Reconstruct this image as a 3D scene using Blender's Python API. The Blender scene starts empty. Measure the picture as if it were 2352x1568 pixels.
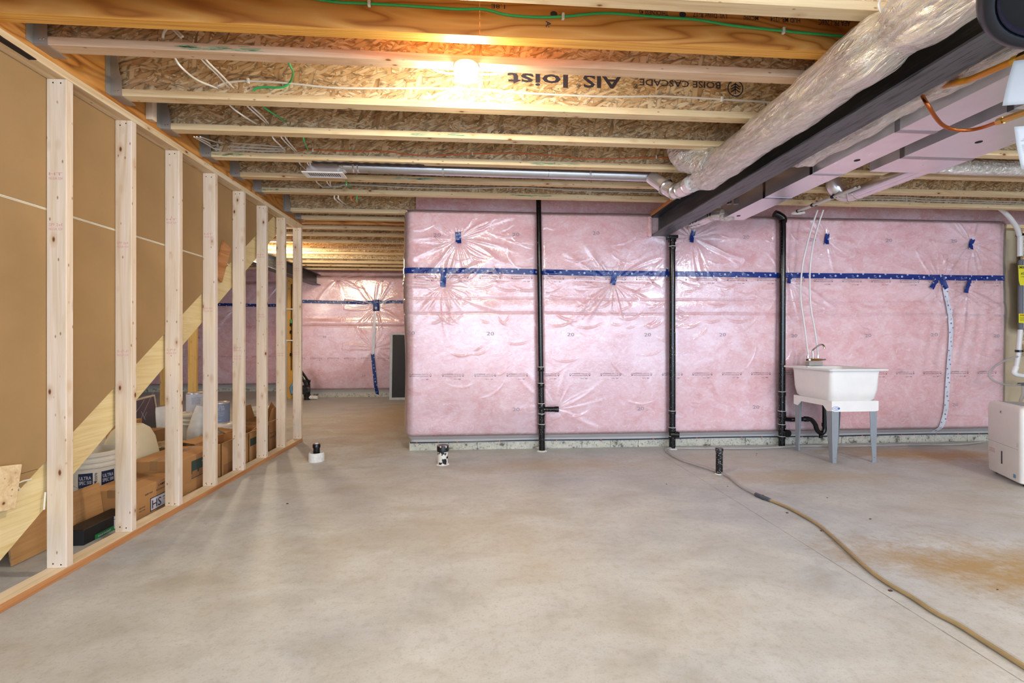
import bpy, bmesh, math, random
import numpy as np
from mathutils import Vector, Matrix
R = math.radians
C = bpy.context.scene.collection
random.seed(7)
rng = np.random.default_rng(11)

# ------------------------------------------------------------------ camera
FPX, CX, HV, CAMH = 1045.3, 1176.0, 782.0, 1.117      # focal in px, centre, horizon row, eye height
TH = math.atan(75.0 / FPX)
cam = bpy.data.cameras.new('camera')
cam.sensor_width = 36.0
cam.lens = 36.0 * FPX / 2352.0
cam.shift_y = -(784.0 - HV) / 2352.0
cam.clip_start = 0.02
co = bpy.data.objects.new('camera', cam)
co.location = (0, 0, CAMH)
co.rotation_euler = (R(90), 0, -TH)
C.objects.link(co)
bpy.context.scene.camera = co

# ------------------------------------------------------------------ world, exposure, basement lamps, added fill lights
sc = bpy.context.scene
sc.view_settings.view_transform = 'Standard'
sc.view_settings.look = 'None'
sc.view_settings.exposure = 0.95
sc.view_settings.gamma = 1.0
sc.view_settings.use_curve_mapping = False
sc.cycles.max_bounces = 7; sc.cycles.diffuse_bounces = 4; sc.cycles.glossy_bounces = 4; sc.cycles.transmission_bounces = 2; sc.cycles.transparent_max_bounces = 6
sc.cycles.caustics_refractive = False; sc.cycles.adaptive_threshold = 0.035
w = bpy.data.worlds.new('world'); sc.world = w; w.use_nodes = True
bgn = w.node_tree.nodes['Background']
bgn.inputs[0].default_value = (0.64, 0.83, 1.08, 1); bgn.inputs[1].default_value = 1.9

def lamp(name, loc, power, col, radius=0.05, kind='POINT', rot=(0, 0, 0), size=None):
    l = bpy.data.lights.new(name, kind); l.energy = power; l.color = col
    if kind == 'POINT': l.shadow_soft_size = radius
    else:
        l.shape = 'RECTANGLE'; l.size, l.size_y = size
    o = bpy.data.objects.new(name, l); o.location = loc; o.rotation_euler = rot; C.objects.link(o)
    return o
# bare bulbs along the basement, out of frame, plus added fill lights behind the camera
lamp('bulb_right', (3.55, 0.45, 2.36), 62, (0.93, 0.95, 1.0), 0.10)
lamp('fill_middle', (1.9, -1.3, 2.36), 38, (0.93, 0.95, 1.0), 0.10)  # point light added to bring highlights onto the middle of the film
lamp('fill_behind', (-0.6, -1.6, 2.36), 22, (0.93, 0.95, 1.0), 0.10)  # unseen overhead fill, added to soften the whole room
lamp('bulb_back_room', (-2.9, 6.7, 2.30), 38, (1.0, 0.84, 0.62), 0.05)
lamp('bulb_under_stairs', (-4.6, 3.6, 2.30), 34, (1.0, 0.84, 0.62), 0.05)
lamp('camera_flash', (-0.05, -0.12, 1.42), 5, (0.70, 0.86, 1.0), 0.08)
lamp('fill_rear', (1.0, -3.4, 1.6), 45, (0.64, 0.82, 1.0), kind='AREA', rot=(R(90), 0, 0), size=(6.0, 1.4))  # broad area panel added as soft fill, imitating daylight

LAMP_E = 520.0          # emission strength of the lit ceiling lamp

# ------------------------------------------------------------------ helpers
def at(u, v, X=None, Y=None, Z=None, s=None):
    """world point seen at photo pixel (u, v) on the plane X=, Y= or Z= (or at depth s)"""
    t = (u - CX) / FPX
    dx = math.sin(TH) + t * math.cos(TH); dy = math.cos(TH) - t * math.sin(TH); dz = (HV - v) / FPX
    if X is not None: s = X / dx
    elif Y is not None: s = Y / dy
    elif Z is not None: s = (Z - CAMH) / dz
    return Vector((dx * s, dy * s, CAMH + dz * s))

def lin(h):
    h = h.lstrip('#'); c = [int(h[i:i + 2], 16) / 255 for i in (0, 2, 4)]
    return tuple(x / 12.92 if x <= 0.04045 else ((x + 0.055) / 1.055) ** 2.4 for x in c) + (1.0,)

def tag(o, label=None, cat=None, group=None, kind=None):
    if label: o['label'] = label
    if cat: o['category'] = cat
    if group: o['group'] = group
    if kind: o['kind'] = kind
    return o

def empty(name, loc=(0, 0, 0), label=None, cat=None, group=None):
    o = bpy.data.objects.new(name, None); o.location = loc; o.empty_display_size = 0.1
    C.objects.link(o); return tag(o, label, cat, group)

def world_of(o):
    m = Matrix.LocRotScale(o.location, o.rotation_euler, o.scale)
    return m if o.parent is None else world_of(o.parent) @ o.matrix_parent_inverse @ m

def link(name, me, m, parent=None):
    o = bpy.data.objects.new(name, me)
    if m is not None:
        me.materials.clear(); me.materials.append(m)
    C.objects.link(o)
    if parent is not None:
        o.parent = parent
        o.matrix_parent_inverse = world_of(parent).inverted()
    return o

class MB:
    """collects shapes, in world coordinates, for ONE mesh object"""
    def __init__(s): s.v = []; s.f = []; s.mi = []; s.cm = 0
    def add(s, vs, fs):
        n = len(s.v); s.v += [tuple(p) for p in vs]
        for f in fs: s.f.append(tuple(i + n for i in f)); s.mi.append(s.cm)
        return s
    def box(s, x0, x1, y0, y1, z0, z1, M=None, b=0.0):
        if b > 0:
            bm = bmesh.new(); bmesh.ops.create_cube(bm, size=1.0)
            for v in bm.verts:
                v.co = Vector(((x0 + x1) / 2 + v.co.x * (x1 - x0), (y0 + y1) / 2 + v.co.y * (y1 - y0), (z0 + z1) / 2 + v.co.z * (z1 - z0)))
            bmesh.ops.bevel(bm, geom=list(bm.edges), offset=b, segments=2, affect='EDGES', profile=0.5)
            bm.verts.index_update()
            vs = [v.co.copy() for v in bm.verts]; fs = [[v.index for v in f.verts] for f in bm.faces]
            bm.free()
        else:
            vs = [Vector((x, y, z)) for z in (z0, z1) for y in (y0, y1) for x in (x0, x1)]
            fs = [(0, 2, 3, 1), (4, 5, 7, 6), (0, 1, 5, 4), (2, 6, 7, 3), (0, 4, 6, 2), (1, 3, 7, 5)]
        if M is not None: vs = [M @ v for v in vs]
        return s.add(vs, fs)
    def tube(s, pts, r, seg=10, caps=True, rr=None):
        pts = [Vector(p) for p in pts]; n = len(pts); rings = []
        t = (pts[1] - pts[0]).normalized(); up = Vector((0, 0, 1)) if abs(t.z) < .9 else Vector((1, 0, 0))
        nx = t.cross(up).normalized()
        for i, p in enumerate(pts):
            if i == 0: t = pts[1] - pts[0]
            elif i == n - 1: t = pts[-1] - pts[-2]
            else: t = (pts[i + 1] - p).normalized() + (p - pts[i - 1]).normalized()
            t = t.normalized(); nx = (nx - t * nx.dot(t)).normalized(); ny = t.cross(nx)
            q = rr[i] if rr else r
            rings.append([p + nx * (q * math.cos(2 * math.pi * k / seg)) + ny * (q * math.sin(2 * math.pi * k / seg)) for k in range(seg)])
        vs = [q for g in rings for q in g]; fs = []
        for i in range(n - 1):
            for k in range(seg):
                a = i * seg + k; b_ = i * seg + (k + 1) % seg
                fs.append((a, b_, b_ + seg, a + seg))
        if caps: fs += [tuple(reversed(range(seg))), tuple(range((n - 1) * seg, n * seg))]
        return s.add(vs, fs)
    def lathe(s, prof, c=(0, 0, 0), seg=24, M=None, close=True):
        """prof = [(radius, height)]; axis z through c"""
        vs = []; fs = []; c = Vector(c)
        for r_, z in prof:
            for k in range(seg):
                a = 2 * math.pi * k / seg
                p = Vector((r_ * math.cos(a), r_ * math.sin(a), z))
                vs.append((M @ p if M is not None else p) + c)
        for i in range(len(prof) - 1):
            for k in range(seg):
                a = i * seg + k; b_ = i * seg + (k + 1) % seg
                fs.append((a, b_, b_ + seg, a + seg))
        if close: fs += [tuple(reversed(range(seg))), tuple(range((len(prof) - 1) * seg, len(prof) * seg))]
        return s.add(vs, fs)
    def prism(s, poly, axis, a, b):
        """poly: 2D points; axis 'x': (y,z), 'y': (x,z), 'z': (x,y)"""
        def P(p, t): return {'x': (t, p[0], p[1]), 'y': (p[0], t, p[1]), 'z': (p[0], p[1], t)}[axis]
        n = len(poly)
        vs = [P(p, a) for p in poly] + [P(p, b) for p in poly]
        fs = [tuple(range(n)), tuple(reversed(range(n, 2 * n)))] + [(i, i + n, (i + 1) % n + n, (i + 1) % n) for i in range(n)]
        return s.add(vs, fs)
    def build(s, name, m, parent=None, smooth=False, mats=None):
        me = bpy.data.meshes.new(name); me.from_pydata(s.v, [], s.f)
        bm = bmesh.new(); bm.from_mesh(me); bmesh.ops.recalc_face_normals(bm, faces=list(bm.faces)); bm.to_mesh(me); bm.free()
        o = link(name, me, m, parent)
        if mats:
            for q in mats: me.materials.append(q)
            me.polygons.foreach_set('material_index', s.mi)
        if smooth: auto_smooth(o)
        me.update(); return o

def auto_smooth(o, ang=40):
    me = o.data
    me.polygons.foreach_set('use_smooth', [True] * len(me.polygons))
    bm = bmesh.new(); bm.from_mesh(me)
    for e in bm.edges:
        if len(e.link_faces) == 2 and e.calc_face_angle(0) > R(ang): e.smooth = False
    bm.to_mesh(me); bm.free()

def basis(o, ex, ey, ez):
    M = Matrix((ex, ey, ez)).transposed().to_4x4(); M.translation = Vector(o); return M

def rotz(c, a, tilt=0, axis='X'):
    c = Vector(c)
    return Matrix.Translation(c) @ Matrix.Rotation(a, 4, 'Z') @ Matrix.Rotation(tilt, 4, axis)

def smooth_pts(pts, n=6):
    """Catmull-Rom through pts"""
    P = [Vector(p) for p in pts]; P = [P[0] * 2 - P[1]] + P + [P[-1] * 2 - P[-2]]; out = []
    for i in range(1, len(P) - 2):
        for k in range(n):
            t = k / n; a, b, c, d = P[i - 1], P[i], P[i + 1], P[i + 2]
            out.append(0.5 * ((2 * b) + (c - a) * t + (2 * a - 5 * b + 4 * c - d) * t * t + (3 * b - a - 3 * c + d) * t ** 3))
    out.append(P[-2]); return out

_txt = {}
def text2d(body, bold=0.0):
    """flat lettering as (verts Nx2 in units of letter height, faces), origin at its left baseline"""
    if (body, bold) in _txt: return _txt[(body, bold)]
    cu = bpy.data.curves.new('t', 'FONT'); cu.body = body; cu.resolution_u = 2; cu.offset = bold
    o = bpy.data.objects.new('t', cu); C.objects.link(o)
    me = bpy.data.meshes.new_from_object(o.evaluated_get(bpy.context.evaluated_depsgraph_get()))
    v = np.array([tuple(p.co)[:2] for p in me.vertices]).reshape(-1, 2) if len(me.vertices) else np.zeros((0, 2))
    f = [tuple(p.vertices) for p in me.polygons]
    bpy.data.objects.remove(o); bpy.data.curves.remove(cu); bpy.data.meshes.remove(me)
    _txt[(body, bold)] = (v, f); return v, f

def put_text(mb, body, org, ex, ey, h, width=None, bold=0.0, align='L', mirror=False):
    """lettering of cap height h laid with its baseline at org along ex, up ey; width stretches it"""
    v, f = text2d(body, bold)
    if not len(v): return
    ex = Vector(ex).normalized(); ey = Vector(ey).normalized(); org = Vector(org)
    W = v[:, 0].max() - v[:, 0].min(); x0 = v[:, 0].min()
    k = h / 0.70; kx = (width / W) if width else k
    off = {'L': 0, 'C': -W * kx / 2, 'R': -W * kx}[align]
    mb.add([org + ex * ((p[0] - x0) * kx + off) + ey * (p[1] * k) for p in v], f)

# ------------------------------------------------------------------ materials
class NT:
    def __init__(s, name):
        s.m = bpy.data.materials.new(name); s.m.use_nodes = True; s.t = s.m.node_tree
        s.b = s.t.nodes['Principled BSDF']; s.out = s.t.nodes['Material Output']
    def n(s, kind, **kw):
        nd = s.t.nodes.new(kind)
        for k, v in kw.items(): setattr(nd, k, v)
        return nd
    def l(s, a, b): s.t.links.new(a, b)
    def setp(s, **kw):
        for k, v in kw.items(): s.b.inputs[k.replace('_', ' ')].default_value = v
    def coords(s, scale=(1, 1, 1), rot=(0, 0, 0), rand=True, loc=(0, 0, 0)):
        tc = s.n('ShaderNodeTexCoord'); mp = s.n('ShaderNodeMapping')
        mp.inputs['Scale'].default_value = scale; mp.inputs['Rotation'].default_value = rot; mp.inputs['Location'].default_value = loc
        if rand:
            oi = s.n('ShaderNodeObjectInfo'); ml = s.n('ShaderNodeMath', operation='MULTIPLY'); ml.inputs[1].default_value = 31.7
            ad = s.n('ShaderNodeVectorMath', operation='ADD')
            s.l(oi.outputs['Random'], ml.inputs[0]); s.l(tc.outputs['Object'], ad.inputs[0]); s.l(ml.outputs[0], ad.inputs[1]); s.l(ad.outputs[0], mp.inputs[0])
        else: s.l(tc.outputs['Object'], mp.inputs[0])
        return mp.outputs[0]
    def noise(s, vec, scale=5, detail=4, rough=.55, dist=0.0, col=False):
        nd = s.n('ShaderNodeTexNoise'); nd.inputs['Scale'].default_value = scale; nd.inputs['Detail'].default_value = detail
        nd.inputs['Roughness'].default_value = rough; nd.inputs['Distortion'].default_value = dist
        if vec is not None: s.l(vec, nd.inputs['Vector'])
        return nd.outputs['Color' if col else 'Fac']
    def ramp(s, fac, stops, interp='LINEAR'):
        nd = s.n('ShaderNodeValToRGB'); cr = nd.color_ramp; cr.interpolation = interp
        while len(cr.elements) < len(stops): cr.elements.new(0.5)
        for e, (p, c) in zip(cr.elements, stops):
            e.position = p; e.color = c if len(c) == 4 else tuple(c) + (1,)
        s.l(fac, nd.inputs[0]); return nd.outputs[0]
    def mix(s, fac, a, b, blend='MIX'):
        nd = s.n('ShaderNodeMix', data_type='RGBA', blend_type=blend)
        for i, q in ((0, fac), (6, a), (7, b)):
            if isinstance(q, (int, float, tuple)): nd.inputs[i].default_value = q
            else: s.l(q, nd.inputs[i])
        return nd.outputs[2]
    def math(s, op, a, b=None, clamp=False):
        nd = s.n('ShaderNodeMath', operation=op); nd.use_clamp = clamp
        for i, q in enumerate((a, b)):
            if q is None: continue
            if isinstance(q, (int, float)): nd.inputs[i].default_value = q
            else: s.l(q, nd.inputs[i])
        return nd.outputs[0]
    def bump(s, h, strength=.2, dist=.01):
        nd = s.n('ShaderNodeBump'); nd.inputs['Strength'].default_value = strength; nd.inputs['Distance'].default_value = dist
        s.l(h, nd.inputs['Height']); s.l(nd.outputs[0], s.b.inputs['Normal'])

def plain(name, col, rough=.5, metal=0.0, spec=.5, var=0.06, emit=0.0, vs=9.0, bumpy=0.0, coat=0.0):
    t = NT(name); c = lin(col) if isinstance(col, str) else col
    t.setp(Roughness=rough, Metallic=metal); t.b.inputs['Specular IOR Level'].default_value = spec
    if coat: t.b.inputs['Coat Weight'].default_value = coat; t.b.inputs['Coat Roughness'].default_value = .1
    f = t.noise(t.coords(), vs, 5)
    d = tuple(x * (1 - 2.2 * var) for x in c[:3]) + (1,); u = tuple(min(1, x * (1 + 1.6 * var)) for x in c[:3]) + (1,)
    t.l(t.ramp(f, [(.3, d), (.7, u)]), t.b.inputs['Base Color'])
    if bumpy: t.bump(f, bumpy, .01)
    if emit:
        t.b.inputs['Emission Color'].default_value = c; t.b.inputs['Emission Strength'].default_value = emit
    return t.m

def wood(name, light, dark, axis, knots=True, rough=.6, tint=None, ring=1.0):
    """sawn softwood, grain along axis 0/1/2"""
    t = NT(name); t.setp(Roughness=rough); t.b.inputs['Specular IOR Level'].default_value = .3
    sc_ = [9.0, 9.0, 9.0]; sc_[axis] = 0.55
    v = t.coords(tuple(sc_))
    g = t.noise(v, 1.6 * ring, 5, .6, 1.2)
    sf = [70.0] * 3; sf[axis] = 2.0
    fine = t.noise(t.coords(tuple(sf)), 1.6, 3, .6)
    base = t.ramp(g, [(.28, lin(dark)), (.5, lin(light)), (.75, lin(tint or light))])
    base = t.mix(t.math('MULTIPLY', t.math('SUBTRACT', .62, fine, True), 1.2, True), base, lin(dark))
    if knots:
        sk = [12.0] * 3; sk[axis] = 5.6
        kv = t.coords(tuple(sk))
        vo = t.n('ShaderNodeTexVoronoi'); vo.inputs['Scale'].default_value = 1.0; t.l(kv, vo.inputs['Vector'])
        d = vo.outputs['Distance']
        halo = t.ramp(d, [(.06, (1, 1, 1)), (.26, (0, 0, 0))]); core = t.ramp(d, [(.05, (1, 1, 1)), (.10, (0, 0, 0))])
        base = t.mix(t.math('MULTIPLY', halo, .55), base, lin('#b98a5c'))
        base = t.mix(core, base, lin('#6f3f22'))
        sk2 = [26.0] * 3; sk2[axis] = 11.0
        v2 = t.n('ShaderNodeTexVoronoi'); v2.inputs['Scale'].default_value = 1.0; t.l(t.coords(tuple(sk2)), v2.inputs['Vector'])
        base = t.mix(t.ramp(v2.outputs['Distance'], [(.05, (.9, .9, .9)), (.12, (0, 0, 0))]), base, lin('#94684a'))
    t.l(base, t.b.inputs['Base Color']); t.bump(fine, .15, .002)
    return t.m

def osb(name, plane, bright=1.0):
    """strand board: three layers of turned, stretched flakes; plane 'xz' or 'xy'"""
    t = NT(name); t.setp(Roughness=.62); t.b.inputs['Specular IOR Level'].default_value = .3
    tones = [(.0, lin('#a27850')), (.20, lin('#c0976a')), (.55, lin('#d8b78b')), (1.0, lin('#ecd8b3'))]
    cur = None; hh = None
    tc = t.n('ShaderNodeTexCoord'); oi = t.n('ShaderNodeObjectInfo')
    wn = t.n('ShaderNodeVectorMath', operation='SCALE'); wn.inputs['Scale'].default_value = .045
    t.l(t.noise(t.coords(), 7, 2, .6, 0, True), wn.inputs[0])
    gm = t.coords((26, 120, 26) if plane != 'xz' else (26, 26, 120)); gr = t.noise(gm, 1.3, 1)
    for k, (ang, thr, q1, q2) in enumerate([(8, -1, 9, 44), (-38, .42, 14, 74), (52, .45, 12, 58), (-14, .50, 17, 90), (80, .70, 9, 40), (24, .62, 14, 70)]):
        rot = (0, R(ang), 0) if plane == 'xz' else (0, 0, R(ang))
        s_ = (q1, 4.0, q2) if plane == 'xz' else (q1, q2, 4.0)
        ml = t.math('MULTIPLY', oi.outputs['Random'], 19.3 + k)
        ad = t.n('ShaderNodeVectorMath', operation='ADD'); t.l(tc.outputs['Object'], ad.inputs[0]); t.l(ml, ad.inputs[1])
        a2 = t.n('ShaderNodeVectorMath', operation='ADD'); t.l(ad.outputs[0], a2.inputs[0]); t.l(wn.outputs[0], a2.inputs[1])
        m1 = t.n('ShaderNodeMapping'); m1.inputs['Rotation'].default_value = rot; t.l(a2.outputs[0], m1.inputs[0])
        m2 = t.n('ShaderNodeMapping'); m2.inputs['Scale'].default_value = s_; t.l(m1.outputs[0], m2.inputs[0])
        vo = t.n('ShaderNodeTexVoronoi'); vo.inputs['Scale'].default_value = 1.0; t.l(m2.outputs[0], vo.inputs['Vector'])
        sp = t.n('ShaderNodeSeparateColor'); t.l(vo.outputs['Color'], sp.inputs[0])
        # grain inside a flake
        tone = t.math('ADD', t.math('MULTIPLY', sp.outputs[0], .8), t.math('MULTIPLY', gr, .28))
        c = t.ramp(tone, tones)
        if k == 0: cur = c; hh = sp.outputs[0]
        else:
            mask = t.math('GREATER_THAN', sp.outputs[1], thr)
            edge = t.ramp(vo.outputs['Distance'], [(.45, (1, 1, 1)), (.75, (.45, .45, .45))])
            c = t.mix(1.0, c, edge, 'MULTIPLY')
            cur = t.mix(mask, cur, c)
            hh = t.mix(mask, hh, sp.outputs[2])
    t.l(cur, t.b.inputs['Base Color']); t.bump(hh, .25, .003)
    return t.m

def lvl(name, axis, light='#dc9a4c', dark='#a8601f'):
    """orange laminated veneer face with broad flowing grain"""
    t = NT(name); t.setp(Roughness=.55)
    sc_ = [2.6] * 3; sc_[axis] = .55
    v = t.coords(tuple(sc_)); n1 = t.noise(v, 1.6, 2, .5, .4)
    bands = t.math('FRACT', t.math('MULTIPLY', n1, 11.0))
    tri = t.math('ABSOLUTE', t.math('SUBTRACT', bands, .5))
    sf = [60.0] * 3; sf[axis] = 2.5
    fine = t.noise(t.coords(tuple(sf)), 1.3, 3)
    c = t.ramp(tri, [(.0, lin(dark)), (.16, lin(light)), (.5, lin('#e3a458'))])
    c = t.mix(t.math('MULTIPLY', fine, .5), c, lin('#b97a3a'))
    t.l(c, t.b.inputs['Base Color']); t.bump(fine, .1, .002)
    return t.m

def plies(name):
    """edge of a laminated beam seen from below: thin glued plies running along x"""
    t = NT(name); t.setp(Roughness=.5)
    v = t.coords((1.5, 260, 1.5)); f = t.noise(v, 1.2, 2)
    t.l(t.ramp(f, [(.3, lin('#c47f2c')), (.55, lin('#e8a847')), (.75, lin('#f2c46c'))]), t.b.inputs['Base Color'])
    return t.m

def metal(name, col, rough=.28, bumps=0.0, bs=6.0, mt=1.0):
    t = NT(name); t.setp(Metallic=mt, Roughness=rough)
    v = t.coords((1, 1, 1)); n1 = t.noise(v, 7, 5); c = lin(col)
    t.l(t.ramp(n1, [(.3, tuple(x * .86 for x in c[:3]) + (1,)), (.7, c)]), t.b.inputs['Base Color'])
    t.l(t.ramp(n1, [(.2, (rough * .85,) * 3), (.8, (rough * 1.2,) * 3)]), t.b.inputs['Roughness'])
    if bumps: t.bump(t.noise(v, bs, 1), bumps, .012)
    return t.m

def foil(name):
    """crinkled reflective wrap over soft insulation"""
    t = NT(name); t.setp(Metallic=.88, Roughness=.16)
    v = t.coords((10, 2.2, 10)); a = t.noise(v, 2.2, 6, .65, 1.6)
    vo = t.n('ShaderNodeTexVoronoi', feature='DISTANCE_TO_EDGE'); vo.inputs['Scale'].default_value = 3.0
    ms = t.coords((14, 4, 14)); t.l(ms, vo.inputs['Vector'])
    h = t.math('ADD', a, t.math('MULTIPLY', vo.outputs['Distance'], .35))
    t.l(t.ramp(a, [(.3, lin('#e4e1da')), (.7, lin('#fbfaf6'))]), t.b.inputs['Base Color'])
    t.bump(h, .9, .035)
    return t.m

def concrete(name):
    t = NT(name); t.setp(Roughness=.48); t.b.inputs['Specular IOR Level'].default_value = .35
    v = t.coords((1, 1, 1), rand=False)
    big = t.noise(v, .55, 4, .6, .3); mid = t.noise(t.coords((1, 1.6, 1), rand=False), 2.6, 6, .65, .4); fine = t.noise(v, 26, 6, .7); tiny = t.noise(v, 110, 3, .6)
    c = t.ramp(big, [(.36, lin('#aaaeb3')), (.5, lin('#b3b2ae')), (.66, lin('#b7b1a3'))])
    c = t.mix(t.ramp(mid, [(.42, (0, 0, 0)), (.66, (.75, .75, .75))]), c, lin('#c6c7c6'))
    c = t.mix(t.ramp(mid, [(.30, (.45, .45, .45)), (.43, (0, 0, 0))]), c, lin('#9d988c'))
    c = t.mix(t.ramp(fine, [(.34, (.35, .35, .35)), (.50, (0, 0, 0))]), c, lin('#989389'))
    c = t.mix(t.ramp(tiny, [(.30, (.35, .35, .35)), (.45, (0, 0, 0))]), c, lin('#8b8578'))
    # spills and rust-brown stains where the slab has them: (centre x, y, radius x, radius y, turn, strength)
    def blot(cx, cy, rx, ry, ang, k, col, nz=.55):
        nonlocal c
        mp = t.n('ShaderNodeMapping', vector_type='TEXTURE'); tc = t.n('ShaderNodeTexCoord')
        mp.inputs['Location'].default_value = (cx, cy, 0); mp.inputs['Rotation'].default_value = (0, 0, R(ang)); mp.inputs['Scale'].default_value = (rx, ry, 50)
        t.l(tc.outputs['Object'], mp.inputs[0])
        ln = t.n('ShaderNodeVectorMath', operation='LENGTH'); t.l(mp.outputs[0], ln.inputs[0])
        f = t.math('ADD', ln.outputs['Value'], t.math('MULTIPLY', t.math('SUBTRACT', mid, .5), nz * 3.0))
        f = t.math('ADD', f, t.math('MULTIPLY', t.math('SUBTRACT', fine, .5), 1.2))
        c = t.mix(t.math('MULTIPLY', t.ramp(f, [(.15, (1, 1, 1)), (1.0, (0, 0, 0))]), k), c, lin(col))
    blot(2.42, 2.02, .75, .30, -35, .8, '#a38348'); blot(2.95, 1.95, .8, .38, -35, .75, '#ab8c52')
    blot(4.35, 4.15, 1.1, .36, -8, .9, '#b08a50')
    blot(-1.2, 6.6, 1.0, 2.2, 0, .6, '#ab8f5e')
    blot(.6, 4.05, 1.1, .28, 0, .5, '#b09a77')
    blot(2.55, 3.55, .9, .22, 0, .45, '#b79a6a')
    blot(-.3, 2.7, 1.3, .5, 8, .35, '#a9a08c')
    t.l(c, t.b.inputs['Base Color']); t.l(t.ramp(mid, [(.3, (.40,) * 3), (.7, (.58,) * 3)]), t.b.inputs['Roughness'])
    t.bump(fine, .08, .004)
    return t.m

def batt(name):
    t = NT(name); t.setp(Roughness=.95); t.b.inputs['Specular IOR Level'].default_value = .1
    v = t.coords((1, 1, 1.4), rand=False)
    a = t.noise(v, 3.2, 6, .62, 1.4); b = t.noise(v, 13, 6, .7, 2.2)
    c = t.ramp(a, [(.30, lin('#e4a5a6')), (.47, lin('#edbdbf')), (.60, lin('#f2cccf')), (.78, lin('#f7dde0'))])
    c = t.mix(t.ramp(b, [(.50, (0, 0, 0)), (.68, (.7, .7, .7))]), c, lin('#f8e8ea'))
    c = t.mix(t.ramp(b, [(.30, (.5, .5, .5)), (.44, (0, 0, 0))]), c, lin('#dd9a9a'))
    t.l(c, t.b.inputs['Base Color']); t.bump(b, .5, .02)
    return t.m

def film(name, haze=.15, tint=(1, .985, .985, 1)):
    """clear polyethylene sheet"""
    t = NT(name); nt = t.t; nt.nodes.remove(t.b)
    tr = t.n('ShaderNodeBsdfTransparent'); tr.inputs[0].default_value = tint
    df = t.n('ShaderNodeBsdfDiffuse'); df.inputs[0].default_value = (.92, .90, .90, 1)
    gl = t.n('ShaderNodeBsdfGlossy'); gl.inputs['Roughness'].default_value = .13; gl.inputs[0].default_value = (1, 1, 1, 1)
    fr = t.n('ShaderNodeFresnel'); fr.inputs[0].default_value = 1.55
    v = t.coords((1, 1, 1), rand=False); nz = t.noise(v, 34, 4, .6, 1.0)
    bp = t.n('ShaderNodeBump'); bp.inputs['Strength'].default_value = .22; bp.inputs['Distance'].default_value = .006
    t.l(nz, bp.inputs['Height']); t.l(bp.outputs[0], gl.inputs['Normal']); t.l(bp.outputs[0], fr.inputs['Normal'])
    m1 = t.n('ShaderNodeMixShader'); m1.inputs[0].default_value = haze; t.l(tr.outputs[0], m1.inputs[1]); t.l(df.outputs[0], m1.inputs[2])
    m2 = t.n('ShaderNodeMixShader'); t.l(t.math('MULTIPLY', fr.outputs[0], 1.6, True), m2.inputs[0]); t.l(m1.outputs[0], m2.inputs[1]); t.l(gl.outputs[0], m2.inputs[2])
    t.l(m2.outputs[0], t.out.inputs[0])
    return t.m

def specked(name, base, spot, scale=90, thr=.18, rough=.35, big=0.0):
    """pipe with splashes of drywall mud"""
    t = NT(name); t.setp(Roughness=rough)
    v = t.coords((1, 1, 1), rand=False)
    vo = t.n('ShaderNodeTexVoronoi'); vo.inputs['Scale'].default_value = scale; t.l(v, vo.inputs['Vector'])
    lo = t.noise(v, 6, 2)
    # more splashes towards the foot of the pipe
    f = t.math('LESS_THAN', vo.outputs['Distance'], t.math('MULTIPLY', lo, thr * 2))
    c = t.mix(f, lin(base), lin(spot))
    if big: c = t.mix(t.ramp(t.noise(v, 22, 4), [(big, (0, 0, 0)), (big + .03, (1, 1, 1))]), c, lin(spot))
    t.l(c, t.b.inputs['Base Color']); return t.m

def scuffed(name, base, scuff, amt=.55, rough=.38):
    t = NT(name); t.setp(Roughness=rough); v = t.coords((14, 1.2, 14)); f = t.noise(v, 3.5, 6, .7)
    t.l(t.mix(t.ramp(f, [(amt, (0, 0, 0)), (amt + .1, (1, 1, 1))]), lin(base), lin(scuff)), t.b.inputs['Base Color'])
    return t.m

def block(name):
    t = NT(name); t.setp(Roughness=.9); v = t.coords((1, 1, 1), rand=False)
    f = t.noise(v, 14, 6, .7); g = t.noise(v, 60, 3)
    c = t.ramp(f, [(.38, lin('#6b675e')), (.46, lin('#b8b6aa')), (.7, lin('#cfcbbd'))])
    c = t.mix(t.ramp(g, [(.3, (.7, .7, .7)), (.42, (0, 0, 0))]), c, lin('#3f3d39'))
    t.l(c, t.b.inputs['Base Color']); t.bump(f, .5, .01); return t.m

M = {}
M['floor'] = concrete('concrete_slab')
M['stud'] = wood('spruce_stud', '#e6d3bd', '#d3b897', 2, tint='#ead9cf')
M['studlen'] = wood('spruce_plate', '#e2cba6', '#cba878', 1, tint='#e9dbc6')
M['plate'] = wood('fir_plate', '#c98f5c', '#a8683a', 1, knots=False, tint='#d9a878')
M['flange'] = wood('joist_flange', '#e6cda2', '#cba677', 0, tint='#ead8b4')
M['flange_pink'] = wood('joist_flange_rosy', '#d9b795', '#bd9070', 0, tint='#e0c9ad')
M['osb_web'] = osb('strand_board_web', 'xz')
M['osb_floor'] = osb('strand_board_deck', 'xy')
M['lvl_x'] = lvl('laminated_veneer_face', 0, '#d28a3c', '#9c5519')
M['lvl_y'] = lvl('laminated_header_face', 1, '#cf8a3a', '#9a5a1c')
M['plies'] = plies('laminated_plies')
M['stringer'] = wood('stair_stringer', '#e4cf9c', '#d2b67c', 1, knots=False, tint='#ead8ac', ring=2)
M['kraft'] = plain('kraft_paper_face', '#a3835b', .85, var=.05, vs=2.5, spec=.15)
M['seamtape'] = plain('white_seam_edge', '#e6dfcc', .8)
M['batt'] = batt('pink_fibreglass')
M['film'] = film('clear_poly_film')
M['film_low'] = film('grey_poly_skirt', .5, (.80, .82, .85, 1))
M['tape'] = plain('blue_sheathing_tape', '#0e2c78', .25, var=.08, spec=.45, bumpy=.25, vs=30)
M['tape_white'] = plain('white_sheathing_tape', '#d9d8e2', .3, bumpy=.2)
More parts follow.
